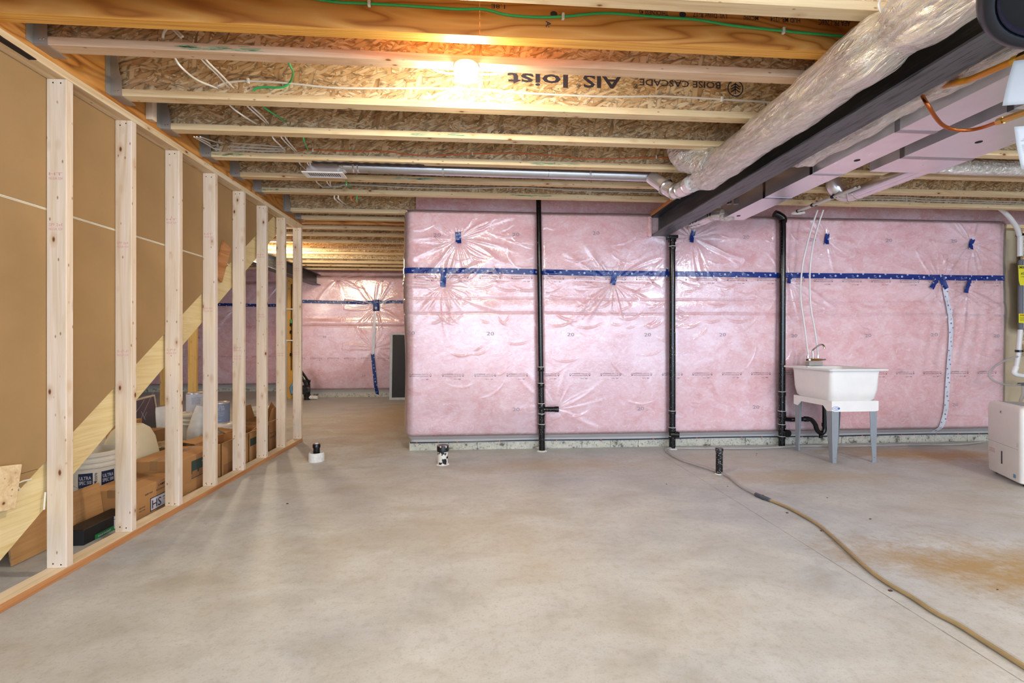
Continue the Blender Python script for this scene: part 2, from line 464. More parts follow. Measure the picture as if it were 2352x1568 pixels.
M['plate_top'] = wood('plate_top', '#ead9bd', '#d8bd94', 1, knots=False)
M['ink'] = plain('black_ink', '#3a3440', .7)
M['ink_soft'] = plain('smudged_ink', '#8a7b85', .8)
M['ink_grey'] = plain('faded_ink', '#9a8d97', .8)
M['white'] = plain('white_plastic', '#ece8e4', .35, var=.015)
M['abs'] = specked('black_drain_pipe', '#08080a', '#c9c9c4', 70, .13, .22)
M['abs_clean'] = plain('black_plastic_pipe', '#0a0a0d', .22, var=.1)
M['abs_mud'] = specked('muddy_pipe', '#101015', '#dedad0', 40, .2, .4, .47)
M['mud'] = plain('drywall_mud', '#dedcd8', .8, var=.08, vs=40)
M['steel'] = scuffed('painted_steel', '#2a2c2f', '#3e3f42', .52, .42)
M['steel_lit'] = scuffed('scuffed_lit_flange', '#5b5c62', '#34353a', .50, .45)  # scuffed steel; its grey is lightened to paint in light on the flange
M['galv'] = metal('galvanised_sheet', '#f0ecf2', .24, bumps=.05, bs=3, mt=.78)
M['galv_dark'] = metal('galvanised_plain', '#a9a9ad', .20, bumps=.12, bs=5)
M['hanger'] = metal('galvanised_hanger', '#b4b0a8', .4, bumps=.1, mt=.5)
M['chrome'] = metal('chrome', '#d6d4cf', .12)
M['brass'] = metal('brass', '#c8a45a', .22)
M['copper'] = metal('copper_tube', '#c8713c', .3)
M['foil'] = foil('foil_duct_wrap')
M['block'] = block('concrete_block')
M['beige'] = plain('bare_concrete_wall', '#c7b394', .9, var=.05, vs=3)
M['dark'] = plain('dark_gap', '#141313', .9)
# ================================================================== the setting
ZJ = 2.439                                   # underside of the joists
FLOOR_X0, FLOOR_X1, FLOOR_Y0, FLOOR_Y1 = -7.7, 8.0, -4.0, 10.6
mb = MB(); mb.box(FLOOR_X0, FLOOR_X1, FLOOR_Y0, FLOOR_Y1, -.12, 0)
floor = tag(mb.build('floor', M['floor']), kind='structure', label='bare grey and tan concrete basement slab with rust-brown stains')
# saw cut across the slab
p0 = at(1503, 1033, Z=0); p1 = at(2352, 1566, Z=0)
mb = MB(); dcut = (p1 - p0).normalized(); side = Vector((-dcut.y, dcut.x, 0)) * .0018
pts_ = [p0 + (p1 - p0) * (k / 24) + Vector((0, 0, .0006)) for k in range(25)]
for k in range(24):
    wv = side * random.uniform(.6, 1.4)
    mb.add([pts_[k] - wv, pts_[k + 1] - wv, pts_[k + 1] + wv, pts_[k] + wv], [(0, 1, 2, 3)])
tag(mb.build('saw_cut', plain('crack_dirt', '#8f887b', .9), floor))

# deck over the joists, sheet by sheet
deck = tag(MB().box(FLOOR_X0, FLOOR_X1, FLOOR_Y0, FLOOR_Y1, ZJ + .318, ZJ + .36).build('ceiling', M['osb_floor']), kind='structure',
           label='strand-board subfloor seen between the joists')
for yy in np.arange(1.05, 9.9, 1.22):
    for xx in (-2.0 + (.61 if int(yy / 1.22) % 2 else 0) + 2.44 * k for k in range(-2, 5)):
        x0, x1 = max(xx, FLOOR_X0), min(xx + 2.437, FLOOR_X1)
        if x1 - x0 > .2: MB().box(x0, x1, yy, yy + 1.217, ZJ + .302, ZJ + .318).build('subfloor_sheet', M['osb_floor'], deck)

# foundation walls
wb = tag(MB().box(-.645, 8.0, 4.735, 4.95, .085, 2.42).build('wall_back', M['beige']), kind='structure', label='bare beige foundation wall behind the pink insulation')
x = -.71; k = 0
while x < 7.9:
    x1 = min(x + random.choice((.392, .392, .30)), 8.0)
    MB().box(x + .0015, x1 - .0015, 4.675 + random.uniform(-.002, .002), 4.95, 0.0, .084 + random.uniform(-.002, .001), b=.003).build('footing_block', M['block'], wb)
    x = x1
MB().box(-.71, 8.0, 4.69, 4.95, .0, .083).build('mortar_core', M['block'], wb)
wr = tag(MB().box(-.645, -.5, 4.95, 9.3, 0, 2.42).build('wall_return', M['beige']), kind='structure')
wf = tag(MB().box(-3.75, -.5, 9.30, 9.5, 0, 2.42).build('wall_far', M['beige']), kind='structure', label='far foundation wall behind the hallway opening')
mb = MB(); mb.box(-3.75, -.65, 9.22, 9.32, 0, .075); mb.build('footing_ledge', M['block'], wf)
wl = tag(MB().box(-7.7, -3.75, 10.5, 10.6, 0, 2.42).build('wall_left_far', M['beige']), kind='structure')
MB().box(-7.6, -3.75, 10.42, 10.5, 0, .075).build('footing_ledge', M['block'], wl)
tag(MB().box(-3.83, -3.75, 9.3, 10.5, 0, 2.42).build('wall_step', M['beige']), kind='structure')
tag(MB().box(-7.8, -7.7, -4.0, 10.6, 0, 2.8).build('wall_left', M['beige']), kind='structure')
tag(MB().box(8.0, 8.1, -4.0, 4.95, 0, 2.8).build('wall_right', M['beige']), kind='structure')
tag(MB().box(5.83, 8.0, 4.60, 4.735, .42, .44).build('trim_1', M['block']), kind='structure') if False else None

for nm, a in (('trim_1', (-3.83, -.5, 9.36, 9.5)), ('trim_2', (-7.7, -3.75, 10.52, 10.6)), ('trim_3', (-.645, 8.0, 4.86, 4.95))):
    tag(MB().box(*a, 2.42, ZJ + .318).build(nm, M['batt']), kind='structure')
tag(MB().box(-.62, -.5, 4.95, 9.36, 2.42, ZJ + .318).build('trim_4', M['batt']), kind='structure')
# ================================================================== joists
def text_obj(name, m, parent, items):
    mb = MB()
    return mb.build(name, m, parent)

joist_mesh = {}
def joist(y, x0, x1, label, rosy=False, grp='wooden I-joists under the deck'):
    t = empty('floor_joist', (x0, y + .0315, ZJ), label, 'joist', grp)
    key = (round(x1 - x0, 3), rosy)
    fm = M['flange_pink'] if rosy else M['flange']
    if key not in joist_mesh:
        L = x1 - x0
        a = MB().box(0, L, -.0315, .0315, 0, .038, b=.0015).build('bottom_flange', fm)
        b = MB().box(0, L, -.005, .005, .038, .264).build('web', M['osb_web'])
        c = MB().box(0, L, -.0315, .0315, .264, .302).build('top_flange', fm)
        joist_mesh[key] = (a, b, c)
        parts = (a, b, c)
    else:
        parts = [o.copy() for o in joist_mesh[key]]
        for o in parts: C.objects.link(o)
    for o in parts:
        o.parent = t; o.matrix_parent_inverse = Matrix.Identity(4); o.location = (0, 0, 0)
    return t, parts

JX0 = -1.982
JJ = [(1.715, 'I-joist nearest the camera, pale flange running along the top edge of the photo'),
      (2.177, 'I-joist the round ceiling lamp is fixed under'),
      (2.602, 'I-joist just beyond the lamp with upside-down black lettering on its web'),
      (2.990, 'second I-joist beyond the ceiling lamp'),
      (3.420, 'I-joist with the orange cable along its web'),
      (3.815, 'I-joist right behind the thin silver round duct'),
      (4.185, 'last I-joist in front of the big pink wall')]
JO = []
for i, (y, lb) in enumerate(JJ): JO.append(joist(y, JX0, 8.0, lb, rosy=i in (1,)))
for y, lb in [(4.80, 'short I-joist ending just left of the pink wall corner'), (5.085, 'short I-joist right in front of the orange trimmer beam')]:
    JO.append(joist(y, JX0, -.66, lb))
far = [5.50, 5.86, 6.28, 6.70, 7.13, 7.51, 7.94, 8.28, 8.70]
words_ = ['first', 'second', 'third', 'fourth', 'fifth', 'sixth', 'seventh', 'eighth', 'ninth']
for k, y in enumerate(far): JO.append(joist(y, -7.6, -.66, words_[k] + ' I-joist behind the orange trimmer beam in the back room', grp='I-joists over the back room'))

# lettering on the web beyond the lamp (the joist hangs upside down)
tB, pB = JO[2]; yw = 2.602 + .0265 - .0012
ink = M['ink']
def on(u, v, y=yw): return at(u, v, Y=y)
mb = MB()
def upside(mb, s, u0, u1, vtop, h, y=yw, bold=0.0):
    a = on(u0, vtop, y); b_ = on(u1, vtop, y)
    put_text(mb, s, (a.x, y, a.z), (-1, 0, 0), (0, 0, -1), h, width=abs(a.x - b_.x), bold=bold)
upside(mb, 'BOISE CASCADE', 1655, 1469, 189, .038, bold=.012)
upside(mb, '®', 1465, 1454, 192, .03)
upside(mb, 'AJS', 1428, 1339, 176, .072, bold=.02)
upside(mb, '®', 1334, 1324, 190, .03)
upside(mb, 'Joist', 1316, 1166, 174, .072, bold=.02)
c0 = on(1689, 203)
def ring(mb, c, r0, r1, ex, ez, n=28):
    vs = []
    for k in range(n):
        a = 2 * math.pi * k / n
        for r_ in (r0, r1): vs.append(c + ex * (r_ * math.cos(a)) + ez * (r_ * math.sin(a)))
    mb.add(vs, [(2 * k, 2 * k + 1, (2 * k + 3) % (2 * n), (2 * k + 2) % (2 * n)) for k in range(n)])
EX, EZ = Vector((1, 0, 0)), Vector((0, 0, 1))
ring(mb, c0, .043, .050, EX, EZ)
def bar(mb, a, b_, w_, n_=Vector((0, -1, 0))):
    a, b_ = Vector(a), Vector(b_); d = (b_ - a).normalized(); q = d.cross(n_).normalized() * w_ / 2
    mb.add([a - q, b_ - q, b_ + q, a + q], [(0, 1, 2, 3)])
bar(mb, c0 + EZ * .034, c0 - EZ * .034, .006)
for dz in (.022, .006, -.010):
    for sx in (-1, 1): bar(mb, c0 + EZ * (dz + .006), c0 + EZ * (dz - .012) + EX * sx * .028, .007)
mb.build('printed_lettering', ink, pB[1])['kind'] = 'stuff'
# small prints on the flanges of the back-room joists
for (idx, s, u0, u1) in [(11, 'BOISE CASCADE® AJS®-20 APA', 826, 925), (12, 'AJS®-20 APA ICC-ES ESR-1144 CCMC-12787-R ST. JACQUES', 712, 925), (14, 'CCMC-12787-R ST. JACQUES  08 06 20 22  MADE IN CANADA', 700, 925)]:
    t_, p_ = JO[idx]; y = t_.location.y - .0315 - .001
    a = at(u0, 560, Y=y); b_ = at(u1, 560, Y=y); mb = MB()
    put_text(mb, s, (a.x, y, ZJ + .008), (1, 0, 0), (0, 0, 1), .022, width=b_.x - a.x)
    mb.build('printed_lettering', ink, p_[0])['kind'] = 'stuff'
# green paint marks on flanges
gm = plain('green_marker', '#86a97c', .8)
def smear(joi, y, u0, u1, m, parent_i=0, n=14):
    mb = MB(); a = at(u0, 100, Y=y).x; b_ = at(u1, 100, Y=y).x
    for k in range(n * 4):
        x0 = a + (b_ - a) * random.random() * .9; zz = ZJ + .016 + random.gauss(0, .006); l_ = abs(b_ - a) * random.uniform(.04, .16); h_ = random.uniform(.0008, .003); sl = random.uniform(-.001, .001)
        if not ZJ + .004 < zz < ZJ + .032: continue
        mb.add([(x0, y - .0009, zz), (x0 + l_, y - .0009, zz + sl), (x0 + l_ * .97, y - .0009, zz + h_ + sl), (x0 + .002, y - .0009, zz + h_)], [(0, 1, 2, 3)])
    mb.build('paint_mark', m, JO[joi][1][0])['kind'] = 'stuff'
smear(1, 2.177, 400, 600, gm); smear(4, 3.42, 470, 560, gm); smear(6, 4.185, 592, 640, gm); smear(3, 2.99, 940, 1080, plain('teal_marker', '#8fbf9d', .8))
smear(4, 3.42, 1215, 1330, plain('teal_marker2', '#8fbf9d', .8)); smear(5, 3.815, 900, 1000, plain('teal_marker3', '#6fb8a8', .8)); smear(6, 4.185, 1170, 1270, gm)

# laminated beam between the first two joists, with print
lb = empty('laminated_beam', (JX0, 1.977, ZJ), 'orange laminated veneer beam near the top of the photo with the green cable', 'beam')
mbb = MB(); mbb.box(JX0, .0, 1.980, 2.034, ZJ, ZJ + .302); mbb.box(.003, 8.0, 1.977, 2.031, ZJ + .001, ZJ + .302)
mbb.build('beam_ply_face', M['lvl_x'], lb)
MB().box(JX0, 8.0, 1.978, 2.033, ZJ - .0012, ZJ + .0005).build('beam_underside', M['plies'], lb)
yl = 1.9755
mb = MB()
for s, u0, u1, v0, h in [('1.8E', 1160, 1128, 11, .018), ('THICKNESS 45', 1535, 1468, 26, .020), ('LVL Dolet R-17', 1670, 1592, 32, .022), ('MC090', 1742, 1708, 38, .018), ('HUD MR-1214', 1838, 1770, 42, .022), ('APA PR-L266C', 1953, 1880, 48, .026)]:
    upside(mb, s, u0, u1, v0, h, y=yl, bold=.006)
a = at(1254, 48, Y=yl); put_text(mb, 'A:', (a.x, yl, a.z), (0, 0, -1), (1, 0, 0), .022, bold=.02)
for (u, v) in ((1272, 32), (1568, 33)):
    c1 = at(u, v, Y=yl); mb.add([c1 + EX * (.016 * math.cos(q)) + EZ * (.013 * math.sin(q)) for q in np.linspace(0, 6.28, 12, endpoint=False)], [tuple(range(12))])
mb.build('printed_lettering', ink, lb)['kind'] = 'stuff'

lt = empty('trimmer_beam', (-7.6, 5.26, ZJ), 'orange laminated trimmer beam at the far end of the stair opening', 'beam')
MB().box(-7.6, -.66, 5.26, 5.315, ZJ, ZJ + .302).build('beam_ply_face', M['lvl_x'], lt)

# header along the stair opening
hd = empty('header_beam', (-2.03, 2.4, ZJ), 'orange laminated header running along above the stud wall', 'beam')
MB().box(-2.03, -1.985, -.6, 5.26, 2.3975, ZJ + .302).build('beam_ply_face', M['lvl_y'], hd)
MB().box(-2.076, -2.031, -.6, 5.26, 2.3975, ZJ + .302).build('beam_ply', M['lvl_y'], hd)
MB().box(-1.983, -1.945, 2.86, 2.90, ZJ - .002, ZJ + .302, b=.002).build('squash_block', M['stud'], hd)

# joist hangers
hg0 = None
for i, (y, _) in enumerate(JJ[1:] + [(4.80, ''), (5.085, '')]):
    loc = (-1.985, y + .0315, ZJ)
    lbs = ['metal joist hanger on the joist that carries the lamp', 'metal hanger on the joist just beyond the lamp', 'metal hanger on the second joist beyond the lamp', 'metal hanger on the joist with the orange cable',
           'metal hanger on the joist behind the silver duct', 'metal hanger on the last joist before the pink wall', 'metal hanger on the short joist left of the pink corner', 'metal hanger on the short joist before the trimmer beam']
    if hg0 is None:
        t = empty('joist_hanger', (0, 0, 0), lbs[i], 'bracket', 'joist hangers along the header')
        mb = MB(); e = .0335
        for s_ in (-1, 1):
            yy = s_ * e
            mb.prism([(0, .0), (.062, .0), (.060, .085), (.045, .14), (.040, .20), (0.0, .26)], 'y', yy - .0012, yy + .0012)
            y2 = yy + s_ * .032
            mb.box(.0008, .0026, min(yy, y2), max(yy, y2), -.02 + .02, .25)
        mb.box(0, .062, -e, e, -.0035, -.0012)
        # seat flap reaching under the stud-wall plate
        mb.box(-.0005, .062, e - .001, e + .035, -.0035, -.0012)
        mb.build('hanger_body', M['hanger'], t)
        mb = MB()
        for s_ in (-1, 1):
            for q, zz in ((.03, .022), (.045, .024)):
                mb.lathe([(.0045, 0), (.003, .002)], (q, s_ * (e + .0012), zz), 8, M=Matrix.Rotation(R(90) * (1 if s_ < 0 else -1), 4, 'X'))
        mb.build('nail_head', M['chrome'], t)['kind'] = 'stuff'
        hg0 = t; hgc = list(t.children)
    else:
        t = hg0.copy(); C.objects.link(t); t['label'] = lbs[i]
        for c_ in hgc:
            d = c_.copy(); C.objects.link(d); d.parent = t
    t.location = loc

# ================================================================== stud wall
sw = empty('stud_wall', (-2.0, 3.0, 0), 'open wall of pale spruce studs along the left of the basement', 'wall frame')
X0, X1 = -2.045, -1.956
o = MB().box(X0, X1, -.6, 5.205, 0, .038, b=.002).build('bottom_plate', M['plate_top'], sw)
o.data.materials.append(M['plate'])
for p_ in o.data.polygons:
    if p_.normal.x > .5: p_.material_index = 1
# top plate with a torn dark bark edge near the camera
MB().box(X0, X1, -.6, 5.205, 2.359, 2.397, b=.002).build('top_plate', M['studlen'], sw)
bk = MB(); pz = [(1.60 + .56 * k / 24, (.013 - .010 * (k / 24) ** 2) * (.75 + .4 * random.random())) for k in range(25)]
vs = []
for y, h_ in pz: vs += [(X1 + .0012, y, 2.3585), (X1 + .0012, y, 2.3585 + h_), (X1 - .03, y, 2.3578)]
bk.add(vs, [(3 * k, 3 * k + 1, 3 * k + 4, 3 * k + 3) for k in range(24)] + [(3 * k + 2, 3 * k, 3 * k + 3, 3 * k + 5) for k in range(24)])
bk.build('bark_edge', plain('bark', '#2a1a10', .9, var=.2, vs=40), sw)
spos = [2.307 + .4064 * k for k in range(8)] + [1.9006, 1.494]
stamp = plain('red_stamp', '#d79a9c', .8)
for k, y in enumerate(spos):
    y1 = y + .038
    if k == 7: y, y1 = 5.160, 5.198
    if y < 2: continue
    o = MB().box(X0 + .0005, X1 - .0005 + random.uniform(-.001, .001), y, y1, .0382, 2.3588, b=.003).build('stud', M['stud'], sw)
    mb = MB()
    for q in range(2):
        for zz in (2.335, .06):
            mb.lathe([(.0035, 0), (.0035, .0008)], (X0 + .028 + .034 * q + random.uniform(-.004, .004), y - .0002, zz + random.uniform(-.008, .008)), 7, M=Matrix.Rotation(R(90), 4, 'X'))
    mb.build('nail_head', M['dark'], o)['kind'] = 'stuff'
    mb = MB()
    for (zz, s_) in random.sample([(1.66, 'SPF 2x4'), (1.35, 'KD-HT'), (.98, 'STUD SPF'), (1.05, 'S-P-F'), (1.9, 'HT')], 2):
        put_text(mb, s_, (X0 + .012, y - .0008, zz), (1, 0, 0), (0, 0, 1), .014, width=.06); put_text(mb, 'NLGA 324', (X0 + .012, y - .0008, zz - .02), (1, 0, 0), (0, 0, 1), .012, width=.06)
    mb.build('red_grade_stamp', stamp, o)
# stair: stringers, treads, risers
SL = .757
def ztop(y): return .68 + (y - 2.483) * SL
st = empty('staircase', (-2.5, 3.0, 0), 'enclosed wooden stair rising behind the stud wall, seen from below', 'stair')
def stringer(x0, x1, ya=None):
    lo = .232
    ys0 = 2.483 - .68 / SL
    poly = [(ys0, 0), (2.483 - (.68 - lo) / SL, 0), (5.02, ztop(5.02) - lo), (5.02, 2.395), (2.483 + (2.395 - .68) / SL, 2.395)]
    return MB().prism(poly, 'x', x0, x1)
stringer(-2.098, -2.060).build('stringer', M['stringer'], st)
stringer(-3.06, -3.022).build('stringer', M['stringer'], st)
n = 0; y = 1.85
while ztop(y) < 2.2 and n < 11:
    z = ztop(y) + .0
    if z > .1:
        MB().box(-3.02, -2.10, y, y + .26, z - .03, z).build('tread', M['stringer'], st)
        MB().box(-3.02, -2.10, y + .245, y + .26, z - .03 + .03, z + .165).build('riser', M['stringer'], st)
    y += .2417; n += 1
# drywall on the far side of the studs, brown paper face, cut along the stringer
dw = empty('drywall_lining', (-2.055, 3.0, 1.5), 'brown paper back of drywall behind the studs, cut along the stair slope', 'drywall')
def yat(z): return 2.483 + (z + .0 - .68) / SL
def sheet(z0, z1, name):
    ya = -.6; poly = [(ya, max(z0, .02)), (yat(z0), z0), (yat(z1), z1), (ya, z1)]
    return MB().prism(poly, 'x', -2.0585, -2.0462).build(name, M['kraft'], dw)
sheet(.02, .52, 'drywall_sheet'); sheet(.522, 1.735, 'drywall_sheet'); sheet(1.745, 2.396, 'drywall_sheet')
MB().box(-2.0575, -2.0475, -.6, yat(1.74), 1.733, 1.7465).build('seam_edge', M['seamtape'], dw)
MB().box(-2.0455, -2.0450, -.6, yat(1.74), 1.7390, 1.7402).build('seam_line', plain('seam_shadow', '#8d8168'), dw)
# broken drywall sliver and offcuts at the stringer
a = at(30, 1110, X=-2.044)
mb = MB(); M4 = rotz(at(12, 1118, X=-2.030), 0, R(-9), 'X')
o = MB().box(-.008, .008, -.10, .052, -.10, .09, M=M4, b=.003).build('plywood_offcut', M['flange'])
tag(o, 'squarish plywood offcut leaning by the stringer at the left edge', 'wood offcut', 'wood offcuts on the stair stringer')
M4 = rotz(at(511, 598, X=-2.036), 0, R(-24), 'X')
o = MB().box(-.009, .009, -.055, .055, -.17, .15, M=M4, b=.002).build('wood_offcut', M['plate'])
tag(o, 'small reddish wood offcut standing on the stringer between studs', 'wood offcut', 'wood offcuts on the stair stringer')
mb = MB()
for (u, v, du, dv) in ((34, 1112, 38, -12), (36, 1116, 10, 8), (104, 1130, -3, 40), (110, 1150, 2, 20)):
    a = at(u, v, X=-2.043); b_ = at(u + du, v + dv, X=-2.043); mb.tube([a, (a + b_) / 2 + Vector((0, 0, .003)), b_], .004, 5)
o = mb.build('torn_paper_edge', M['seamtape'], dw); o['kind'] = 'stuff'
# ================================================================== pink insulation under clear poly
TZ, YC = .095, 4.70
PIPES = [(.60, .63), (at(1544, 800, Y=4.572).x,) * 2, (at(1798, 800, Y=4.572).x,) * 2]
NS = [(rng.uniform(0, 6.28), rng.uniform(1.5, 6), rng.uniform(2, 7), rng.uniform(-1, 1)) for _ in range(9)]
def lowf(x, z, k=1.0):
    s = 0
    for (p, fx, fz, m_) in NS: s = s + np.sin(fx * k * x + p + m_ * fz * k * z) * np.sin(fz * k * z * .7 + p * 2)
    return s / 9 * 2
def sm(e0, e1, v):
    t = np.clip((v - e0) / (e1 - e0), 0, 1); return t * t * (3 - 2 * t)
def thick(x, z, pipes=True):
    t = TZ * (.15 + .85 * sm(.075, .19, z)) * (1 - .3 * sm(2.40, 2.432, z)) + .016 * lowf(x, z, .8) * sm(.1, .4, z)
    for zc, wd, d in ((1.395, .008, .007), (1.545, .008, .005)): t = t - d * np.exp(-((z - zc - .006 * np.sin(3 * x)) / wd) ** 2)
    t = t + .004 * np.exp(-((z - 1.47) / .06) ** 2)
    if pipes:
        for a, b_ in PIPES:
            px = a + (b_ - a) * (1 - z / 2.4)
            t = t - .014 * np.exp(-((x - px) / .035) ** 2) - (t - .07).clip(0, 1) * .5 * np.exp(-((x - px) / .04) ** 2)
    return t
CENT = [(1052, 548), (1018, 655), (1410, 650), (1591, 543), (1815, 645), (1902, 548), (2231, 560), (2160, 655), (2222, 665), (1277, 940)]
def pleat_set(cs, seed, n=26, amp=.013, rad=.33):
    g = np.random.default_rng(seed); out = []
    for (cx, cz, big) in cs:
        rid = [(a + g.uniform(-.08, .08), g.uniform(.035, .085), g.uniform(.3, 1.0) * amp * big, g.uniform(.5, 1.6) * rad * (1.25 if abs(math.cos(a)) > .6 else .8)) for a in np.linspace(0, 2 * math.pi, n, endpoint=False)]
        out.append((cx, cz, rid, big))
    return out
def pleats(x, z, P):
    d = np.zeros_like(x)
    for (cx, cz, rid, big) in P:
        dx, dz = x - cx, z - cz; r = np.hypot(dx, dz); m_ = r < .62
        if not m_.any(): continue
        th = np.arctan2(dz[m_], dx[m_]); rm = r[m_]; q = np.zeros_like(rm)
        for (a, w_, am, L) in rid:
            dd = np.abs((th - a - .5 * rm * np.sin(a * 7) + math.pi) % (2 * math.pi) - math.pi)
            q += am * np.exp(-(dd / (w_ * (1 + .02 / (rm + .02)))) ** 2) * np.exp(-(rm / L) ** 2) * (1 - np.exp(-rm / .035))
        q -= .016 * big * np.exp(-(rm / .06) ** 2)
        d[m_] += q
    return d
g2 = np.random.default_rng(5)
CR = [(g2.uniform(-.6, 5.7), g2.uniform(.25, 2.3), g2.uniform(.06, .22), g2.normal(0, .5), g2.uniform(.004, .009), g2.uniform(.005, .009)) for _ in range(430)]
CR = [c_ for c_ in CR if c_[1] > 1.25 or g2.random() < .25]
def creases(x, z, xs=None):
    d = np.zeros_like(x)
    for (cx, cz, L, a, am, w_) in CR:
        m_ = (np.abs(x - cx) < L) & (np.abs(z - cz) < L)
        if not m_.any(): continue
        dx, dz = x[m_] - cx, z[m_] - cz
        u = dx * math.cos(a) + dz * math.sin(a); v = -dx * math.sin(a) + dz * math.cos(a)
        d[m_] += am * np.exp(-((v - .35 * u * u / L) / w_) ** 2) * np.exp(-(u / (L * .5)) ** 2)
    # long vertical drapes at the right-hand end
    m_ = x > 4.3
    if m_.any():
        xx, zz = x[m_], z[m_]
        d[m_] += .004 * np.sin(xx * 46 + 2.5 * np.sin(zz * 3)) * np.exp(-((zz - 1.15) / .42) ** 2) * np.exp(-((xx - 5.15) / .45) ** 2)
    return d
cents = []
for (u, v) in CENT:
    p = at(u, v, Y=4.6); cents.append((p.x, p.z, 1.0 if (u, v) != (1277, 940) else .35))
PL = pleat_set(cents, 3)
def disp(x, z): return pleats(x, z, PL) + creases(x, z)
def film_y(x, z):
    x = np.asarray(x, float); z = np.asarray(z, float)
    return YC - thick(x, z) - disp(x, z)

def sheet_mesh(name, path, zs, tfun, m, parent, zfun=None):
    """path: arrays of core x, y, normal x, normal y, and x used for the pattern"""
    px, py, nx, ny, qx = path
    Q, Z = np.meshgrid(qx, zs); T = tfun(Q, Z)
    Xv = px[None, :] + nx[None, :] * T; Yv = py[None, :] + ny[None, :] * T
    co_ = np.stack([Xv, Yv, Z if zfun is None else zfun(Q, Z)], -1).reshape(-1, 3)
    nr, nc = len(zs), len(qx)
    i = np.arange((nr - 1) * (nc - 1)); r_ = i // (nc - 1); c_ = i % (nc - 1); a = r_ * nc + c_
    quads = np.stack([a, a + 1, a + 1 + nc, a + nc], -1)
    me = bpy.data.meshes.new(name)
    me.vertices.add(len(co_)); me.vertices.foreach_set('co', co_.astype(np.float32).ravel())
    me.loops.add(quads.size); me.loops.foreach_set('vertex_index', quads.ravel().astype(np.int32))
    me.polygons.add(len(quads)); me.polygons.foreach_set('loop_start', np.arange(0, quads.size, 4, dtype=np.int32))
    me.polygons.foreach_set('use_smooth', np.ones(len(quads), bool))
    me.update(calc_edges=True); me.validate()
    return link(name, me, m, parent)

def make_path(step):
    P = []
    def add(x, y, nx, ny, q): P.append((x, y, nx, ny, q))
    for y in np.arange(5.6, 4.72, -step): add(-.665, y, -1, 0, -.665 - (y - 4.72) - .15)
    for a in np.linspace(0, math.pi / 2, max(6, int(.15 / step))): add(-.655 - .01 * math.cos(a), 4.71 - .01 * math.sin(a), -math.cos(a), -math.sin(a), -.80 + .15 * a / (math.pi / 2) - .005)
    for x in np.arange(-.65, 5.74, step): add(x, YC, 0, -1, x)
    for a in np.linspace(0, math.pi / 2, max(6, int(.15 / step))): add(5.74 + .01 * math.sin(a), 4.71 - .01 * math.cos(a), math.sin(a), -math.cos(a), 5.74 + .06 * a)
    return [np.array(c_) for c_ in zip(*P)]
vb = empty('insulated_wall_blanket', (2.5, 4.70, .09), 'large pink fibreglass blanket under clear poly on the main wall', 'insulation')
pf = make_path(.0068)
zs = np.concatenate([np.arange(.150, 2.43, .0068)])
sheet_mesh('poly_film', pf, zs, lambda q, z: thick(q, z) + disp(q, z), M['film'], vb)
sheet_mesh('fibreglass_batt', make_path(.03), np.concatenate([np.arange(.11, 2.43, .012)]), lambda q, z: np.maximum(thick(q, z, True) - .017, .004), M['batt'], vb)
sheet_mesh('poly_skirt', make_path(.03), np.linspace(.078, .152, 8), lambda q, z: np.maximum(thick(q, z) + .002, .034), M['film_low'], vb)
# top fold: poly folded back onto the sill, and the darker insulated rim above
sheet_mesh('folded_top', make_path(.05), np.linspace(0, 1, 5), lambda q, t: .019 + thick(q, 2.43 + 0 * q) * (1 - t) - .012 * t, M['film'], vb, zfun=lambda q, t: 2.430 + .0 * q + .002 * t)
# termination strip with orange fixings
mb = MB(); xs_ = np.linspace(-.70, 5.76, 60)
mb.tube([(x, 4.664, .088 + .003 * math.sin(x * 3)) for x in xs_], .007, 6)
mb.build('termination_strip', plain('dark_strip', '#25303d', .3), vb)
mb = MB()
for u in (957, 1007, 1050, 1147, 1278, 1380, 1500, 1600, 1703, 1750, 1842, 1880, 1980, 2070, 2100, 2150, 2200, 2248):
    p = at(u, 1018, Y=4.655); mb.lathe([(.005, 0), (.006, .004), (.003, .006)], (p.x, 4.655, .088), 8, M=Matrix.Rotation(R(90), 4, 'X'))
mb.build('orange_fixing', plain('orange_plug', '#d9663c', .5), vb)['kind'] = 'stuff'
rim = empty('rim_insulation', (2.5, 4.78, 2.43), 'shaded pink insulation stuffed above the main wall behind the joists', 'insulation')
zz_ = np.linspace(2.432, 2.740, 20); qq = np.arange(-.655, 5.75, .03)
sheet_mesh('fibreglass_batt', [qq, 4.76 + 0 * qq, 0 * qq, -1 + 0 * qq, qq], zz_, lambda q, z: .02 * lowf(q, z, 1.7), M['batt'], rim)

# ---- tape and prints
def strip_on(fn, pts, wdt, m, name, parent, off=.0035, n=None):
    """ribbon lying on a surface y = fn(x, z) along pts (x, z)"""
    P = [Vector((a, b_, 0)) for a, b_ in pts]; vs = []
    nrow = 4
    for i, p in enumerate(P):
        t = (P[min(i + 1, len(P) - 1)] - P[max(i - 1, 0)]).normalized(); nn = Vector((-t.y, t.x, 0))
        for k in range(nrow + 1):
            q = p + nn * wdt * (k / nrow - .5); vs.append((q.x, q.y))
    xs = np.array([v_[0] for v_ in vs]); z_ = np.array([v_[1] for v_ in vs]); ys = fn(xs, z_) - off
    fs = []
    for i in range(len(P) - 1):
        for k in range(nrow):
            a = i * (nrow + 1) + k; fs.append((a, a + 1, a + nrow + 2, a + nrow + 1))
    o = MB().add(list(zip(xs, ys, z_)), fs).build(name, m, parent)
    o.data.polygons.foreach_set('use_smooth', [True] * len(o.data.polygons)); return o
def tape_z(x): return np.interp(x, [-.8, 0.2, 1.3, 2.2, 3.1, 4.2, 5.0, 5.9], [1.817, 1.822, 1.808, 1.812, 1.808, 1.812, 1.80, 1.805])
